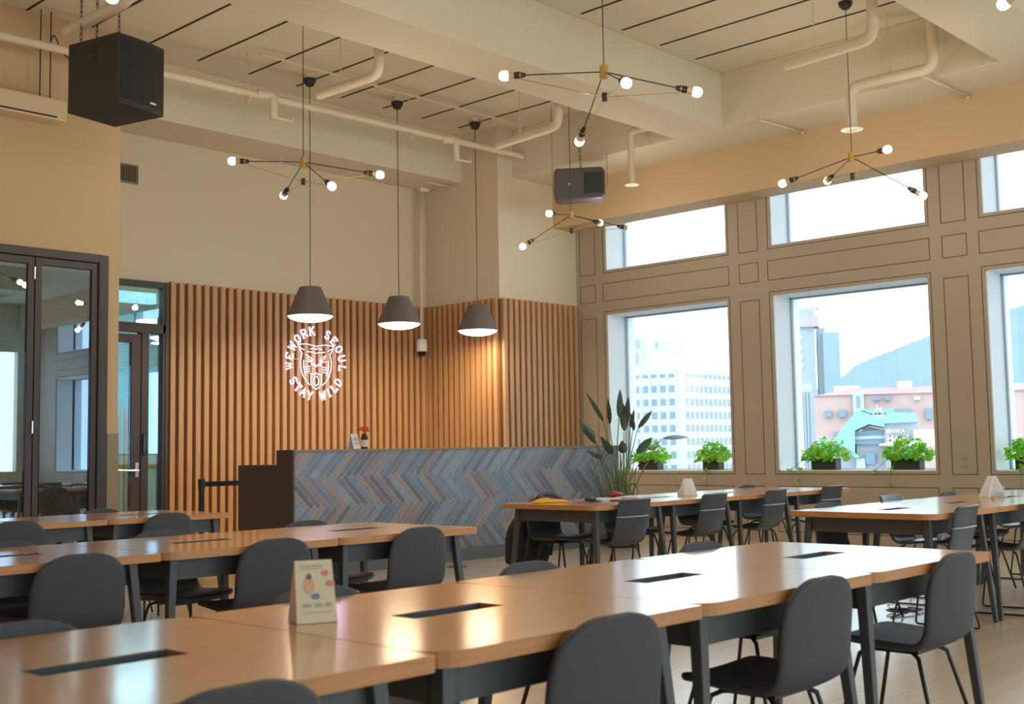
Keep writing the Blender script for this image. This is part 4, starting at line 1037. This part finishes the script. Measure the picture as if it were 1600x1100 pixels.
def facade_frame(pxa, pxb, D, rot=0.0):
    """left base point, unit vector to the right along the facade, inward normal"""
    a = far(pxa, 690, D); b_ = far(pxb, 690, D); a.z = b_.z = 0
    d = (b_-a).normalized(); c, s = math.cos(rot), math.sin(rot)
    d = Vector((d.x*c-d.y*s, d.x*s+d.y*c, 0)); nrm = Vector((-d.y, d.x, 0))
    if nrm.dot(a) < 0: nrm = -nrm
    L = (b_-a).length
    return a, d, nrm, L
def bld_box(m, o, d, n_, u0, u1, v0, v1, z0, z1, mi=0):
    q = [o+d*u0+n_*v0, o+d*u1+n_*v0, o+d*u1+n_*v1, o+d*u0+n_*v1]
    m.prism([(p.x, p.y) for p in q], z0, z1, mi)
# --- white office block with two visible faces, corner towards us
ob = thing('office_block', 'white office block with rows of windows, filling the left window', 'building', (0, 0, 0))
Dw = 300; cpt = far(1068, 690, Dw); cpt.z = 0
vdir = cpt.normalized(); rdir = Vector((vdir.y, -vdir.x, 0))
dl = (-rdir*math.cos(0.30)+vdir*math.sin(0.30)).normalized(); dr_ = (rdir*math.cos(0.95)+vdir*math.sin(0.95)).normalized()
topz = 21.2
m = MB(); q = [cpt, cpt+dl*34, cpt+dl*34+dr_*30, cpt+dr_*30]; m.prism([(p.x, p.y) for p in q], -22, topz); m.build('block', 'ext_white', ob)
wl = MB(); wr = MB(); rib = MB()
for fl in range(12):
    z0 = topz-2.2-fl*3.35 if fl else topz-1.9
    hgt = 1.75 if fl else 0.9
    zb = topz-1.9-fl*3.35
    for i in range(14):
        a = cpt+dl*(2.0+i*2.35)-vdir*0.05; b_ = a+dl*1.35
        wl.add([(a.x, a.y, zb-hgt/2), (b_.x, b_.y, zb-hgt/2), (b_.x, b_.y, zb+hgt/2), (a.x, a.y, zb+hgt/2)], [(0, 1, 2, 3)])
    for i in range(13):
        off = -(vdir*0.05+rdir*0.0)
        a = cpt+dr_*(1.6+i*2.1)+off+rdir*0.05; b_ = a+dr_*1.25
        wr.add([(a.x, a.y, zb-hgt/2), (b_.x, b_.y, zb-hgt/2), (b_.x, b_.y, zb+hgt/2), (a.x, a.y, zb+hgt/2)], [(0, 1, 2, 3)])
for i in range(15):
    a = cpt+dl*(1.45+i*2.35); rib.box(a.x-0.22, a.y-0.22, -22, a.x+0.12, a.y+0.12, topz+0.8)
wl.build('window_row', 'ext_pane', ob); wr.build('window_row', 'ext_pane_dim', ob); rib.build('facade_rib', 'ext_white', ob)
m = MB(); q0 = cpt+dl*6+dr_*3; q = [q0, q0+dl*16, q0+dl*16+dr_*8, q0+dr_*8]; m.prism([(p.x, p.y) for p in q], topz, topz+8.0)
q1 = cpt+dl*12+dr_*2.4; q = [q1, q1+dl*6, q1+dl*6+dr_*6, q1+dr_*6]; m.prism([(p.x, p.y) for p in q], topz, topz+9.6); m.build('roof_house', 'ext_white', ob)
m = MB()
for (u, z, ww, hh) in ((12.6, topz+5.8, 1.2, 2.2), (17.2, topz+5.6, 1.0, 1.0), (17.2, topz+2.2, 1.0, 1.0), (7.4, topz+5.4, .8, 1.6), (13.0, topz+1.6, 1.2, 3.0)):
    a = cpt+dl*u+dr_*2.2-vdir*0.4; b_ = a+dl*ww; m.add([(a.x, a.y, z), (b_.x, b_.y, z), (b_.x, b_.y, z+hh), (a.x, a.y, z+hh)], [(0, 1, 2, 3)])
m.build('roof_window', 'ext_pane_dim', ob)
# neighbour sliver
a, d, n_, L = facade_frame(1138, 1160, 330)
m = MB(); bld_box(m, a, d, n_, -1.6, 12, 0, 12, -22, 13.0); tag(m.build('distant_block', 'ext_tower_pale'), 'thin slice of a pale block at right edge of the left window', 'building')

# --- tower, distance haze tinted into its colours
tw = thing('tower', 'tall haze-tinted tower in the middle window, stepped top', 'building', (0, 0, 0))
a, d, n_, L = facade_frame(1190, 1320, 420)
def zt(px, py, D): return far(px, py, D).z
k = L/130.0
def U(px): return (px-1190)*k
m = MB(); bld_box(m, a, d, n_, U(1190), U(1280), 0, 22, -22, zt(1260, 483, 420)); bld_box(m, a, d, n_, U(1283), U(1296), 2, 22, -22, zt(1290, 511, 420))
m.build('main_slab', 'ext_tower_haze', tw)
m = MB(); bld_box(m, a, d, n_, U(1292), U(1318), -1, 20, -22, zt(1305, 519, 420)); m.build('side_slab', 'ext_tower_haze_dark', tw)
m = MB(); bld_box(m, a, d, n_, U(1256), U(1287), -1.5, 8, zt(1268, 511, 420), zt(1268, 495, 420)); m.build('crown', 'ext_crown', tw)
m = MB()
for i in range(9): bld_box(m, a, d, n_, U(1236+i*6), U(1239+i*6), 2, 6, zt(1260, 482, 420), zt(1260, 478, 420))
bld_box(m, a, d, n_, U(1195), U(1246), -0.6, 0, zt(1240, 578, 420), zt(1240, 495, 420)); m.build('facade_strip', 'ext_tower_haze_dark', tw)
m = MB()
for py in (526, 543, 557, 570): bld_box(m, a, d, n_, U(1256), U(1260), -1.0, -0.5, zt(1258, py+4, 420), zt(1258, py-1, 420))
m.build('facade_light', 'ext_sign', tw)
# --- pale block with vertical fins, lower left of middle window
pb = thing('finned_block', 'pale narrow block with vertical fins, left in the middle window', 'building', (0, 0, 0))
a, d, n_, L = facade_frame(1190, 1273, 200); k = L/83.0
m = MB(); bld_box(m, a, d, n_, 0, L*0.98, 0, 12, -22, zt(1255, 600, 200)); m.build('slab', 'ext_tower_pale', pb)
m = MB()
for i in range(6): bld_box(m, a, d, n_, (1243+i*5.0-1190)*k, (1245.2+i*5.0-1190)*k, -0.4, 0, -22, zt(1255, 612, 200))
m.build('fin', 'ext_tower_haze', pb)
# --- pink building
pk = thing('pink_building', 'long pink building with low roof across the middle window', 'building', (0, 0, 0))
Dp = 130; a, d, n_, L = facade_frame(1275, 1475, Dp); k = L/200.0
def V(px): return (px-1275)*k
m = MB(); bld_box(m, a, d, n_, 0, V(1700), 0, 14, -22, zt(1300, 618, Dp)); m.build('block', 'ext_pink', pk)
z0 = zt(1300, 618, Dp); z1 = zt(1380, 601, Dp)
m = MB(); q = [a+d*0+n_*(-.3), a+d*V(1700)+n_*(-.3), a+d*V(1700)+n_*14, a+n_*14]
r0 = a+d*V(1330)+n_*7; r1 = a+d*V(1660)+n_*7
m.add([(p.x, p.y, z0) for p in q]+[(r0.x, r0.y, z1), (r1.x, r1.y, z1)], [(0, 1, 5, 4), (1, 2, 5), (2, 3, 4, 5), (3, 0, 4), (3, 2, 1, 0)]); m.build('roof', 'ext_roof_pink', pk)
m = MB(); bld_box(m, a, d, n_, V(1303), V(1347), 7, 9, z0, zt(1325, 598, Dp)); bld_box(m, a, d, n_, V(1409), V(1432), 5, 9, z0, zt(1420, 592, Dp)); m.build('roof_house', 'ext_sign', pk)
m = MB(); bld_box(m, a, d, n_, V(1337), V(1354), -0.6, 0.2, -22, zt(1345, 612, Dp)); m.build('stair_shaft', 'ext_tower_pale', pk)
for (x0_, x1_, y0_, y1_) in ((1292, 1302, 642, 652), (1314, 1325, 641, 652), (1368, 1380, 622, 626), (1386, 1396, 621, 626), (1403, 1424, 639, 649), (1432, 1441, 620, 625), (1449, 1458, 638, 655), (1304, 1309, 675, 681), (1343, 1347, 619, 637)):
    m = MB(); bld_box(m, a, d, n_, V(x0_), V(x1_), -0.75, -0.05, zt(x0_, y1_, Dp), zt(x0_, y0_, Dp)); m.build('window', 'ext_pane' if x0_ != 1432 else 'ext_sign', pk)
# --- green roofed house (mauve walls, turquoise roofs) and hotel sign
gh = thing('turquoise_roof_house', 'mauve house with turquoise gable roofs in front of pink building', 'building', (0, 0, 0))
Dg = 95; a, d, n_, L = facade_frame(1275, 1475, Dg); k = L/200.0
def zg(px, py): return zt(px, py, Dg)
m = MB()
def poly_slab(m, pts, v0, v1, mi=0):
    vs = []
    for v_ in (v0, v1):
        for (px, py) in pts:
            p = a+d*V2(px)+n_*v_; vs.append((p.x, p.y, zg(px, py)))
    n2 = len(pts); m.add(vs, [tuple(range(n2)), tuple(range(2*n2-1, n2-1, -1))]+[(i, i+n2, (i+1) % n2+n2, (i+1) % n2) for i in range(n2)], mi)
def V2(px): return (px-1275)*k
poly_slab(m, [(1340, 760), (1340, 680), (1356, 665), (1385, 672), (1385, 760)], 0, 8); poly_slab(m, [(1384, 760), (1384, 661), (1436, 658), (1436, 760)], -1.0, 8)
poly_slab(m, [(1280, 760), (1280, 694), (1312, 692), (1340, 716), (1340, 760)], 0.5, 6); m.build('wall', 'ext_mauve', gh)
m = MB(); poly_slab(m, [(1304, 688), (1343, 641), (1384, 655), (1385, 668), (1360, 663), (1338, 673), (1337, 708)], -1.2, 7)
poly_slab(m, [(1384, 662), (1388, 645), (1432, 646), (1437, 659)], -1.6, 7); poly_slab(m, [(1278, 692), (1279, 686), (1313, 688), (1345, 714), (1338, 716), (1310, 695)], -0.6, 6)
poly_slab(m, [(1348, 640), (1400, 640), (1400, 645), (1362, 646)], 0, 4)
m.build('roof', 'ext_turquoise', gh)
for pts in ([(1337, 694), (1337, 674), (1384, 671), (1384, 694)], [(1353, 725), (1353, 707), (1368, 707), (1368, 725)]):
    m = MB(); poly_slab(m, pts, -0.35, -0.02); m.build('window', 'ext_pane', gh)
m = MB(); poly_slab(m, [(1337, 682), (1384, 680), (1384, 685), (1337, 687)], -0.5, -0.3); poly_slab(m, [(1338, 735), (1338, 716), (1352, 716), (1352, 735)], -0.3, 0); m.build('balcony_band', 'ext_tower_pale', gh)
m = MB(); poly_slab(m, [(1375, 694), (1405, 688), (1430, 690), (1465, 692), (1465, 697), (1375, 696)], -4, 0); poly_slab(m, [(1428, 690), (1428, 672), (1480, 672), (1480, 690)], -3, 2); m.build('canopy', 'ext_sign', gh)
# hotel sign letters
def sign_text(txt, px, py, hpx, sp):
    cu = bpy.data.curves.new('sign_lettering', 'FONT'); cu.body = txt; cu.size = abs(zg(px, py)-zg(px, py+hpx))*1.42; cu.extrude = 0.05; cu.space_character = sp; cu.offset = 0.02
    ob_ = bpy.data.objects.new('tmp', cu); C.objects.link(ob_); bpy.context.view_layer.update()
    me = bpy.data.meshes.new_from_object(ob_); bpy.data.objects.remove(ob_)
    me.materials.clear(); me.materials.append(MAT['ext_sign'])
    p = a+d*V2(px)+n_*(-1.12)
    o = bpy.data.objects.new('sign_lettering', me); C.objects.link(o); o.parent = gh
    M_ = Matrix(((d.x, 0, -n_.x, p.x), (d.y, 0, -n_.y, p.y), (0, 1, 0, zg(px, py+hpx)), (0, 0, 0, 1))); o.matrix_local = M_
    return o
sign_text('EHWA', 1387, 671, 6, 1.15)
sign_text('Hotel', 1387, 680, 10, 1.0)
m = MB()
for (x, zz) in ((1374, 632), (1380, 637)): bld_box(m, a, d, n_, V2(x), V2(x+0.8), -0.4, -0.3, zg(x, 655), zg(x, zz))
m.tube([(a+d*V2(1376)+n_*-0.4)+Vector((0, 0, zg(1376, 650)+.5*math.sin(q*pi/6)))+d*(0.4*math.cos(q*pi/6)) for q in range(13)], 0.05, 6)
m.build('roof_mast', 'ext_sign', gh)
# --- hill
def ridge(name, label, pts, D, depth):
    m = MB(); n2 = len(pts); vs = []; rg = random.Random(4)
    for i, (px, py) in enumerate(pts):
        f_ = far(px, py+rg.uniform(-1.1, 1.1), D); g_ = far(px, py+5, D-9); b0 = Vector((f_.x, f_.y, -22)); vs.append(tuple(b0-b0.normalized()*depth)); vs.append(tuple(g_)); vs.append((f_.x, f_.y, f_.z)); o_ = Vector((f_.x, f_.y, 0)).normalized()*depth; vs.append((f_.x+o_.x, f_.y+o_.y, -22))
    fs = []
    for i in range(n2-1):
        q = i*4; fs += [(q, q+4, q+5, q+1), (q+1, q+5, q+6, q+2), (q+2, q+6, q+7, q+3)]
    m.add(vs, fs); o = m.build(name, 'ext_hill_haze', smooth=True); tag(o, label, 'hill'); return o
base = [(1180, 640), (1240, 622), (1300, 600), (1322, 583), (1338, 570), (1360, 560), (1380, 553), (1400, 545), (1420, 536), (1440, 530), (1460, 518), (1480, 505), (1510, 494), (1540, 488), (1565, 484), (1590, 480), (1620, 470), (1700, 480), (1850, 500), (2000, 520)]
rg = random.Random(9); fine = []
for i in range(len(base)-1):
    for q in range(8):
        t = q/8; fine.append((base[i][0]*(1-t)+base[i+1][0]*t, base[i][1]*(1-t)+base[i+1][1]*t))
ridge('hill', 'haze-tinted wooded hillside rising behind the pink building and tower', fine, 900, 350)
# --- right window: grey block with railing
a, d, n_, L = facade_frame(1560, 1700, 140); k = L/140.0
rw = thing('roof_terrace_block', 'mauve-grey block with a pale roof railing in the right window', 'building', (0, 0, 0))
m = MB(); bld_box(m, a, d, n_, 0, 22, 0, 10, -22, zt(1580, 622, 140)); m.build('block', 'ext_mauve', rw)
m = MB()
for i in range(12): bld_box(m, a, d, n_, i*1.1, i*1.1+0.12, 0, 0.12, zt(1580, 622, 140), zt(1580, 600, 140))
bld_box(m, a, d, n_, 0, 14, 0, 0.15, zt(1580, 601, 140), zt(1580, 599, 140)); m.build('railing', 'ext_sign', rw)
m = MB()
for i in range(10): bld_box(m, a, d, n_, i*1.3+.3, i*1.3+.8, -0.2, 0, -22, zt(1580, 680, 140))
m.build('fin', 'ext_tower_pale', rw)
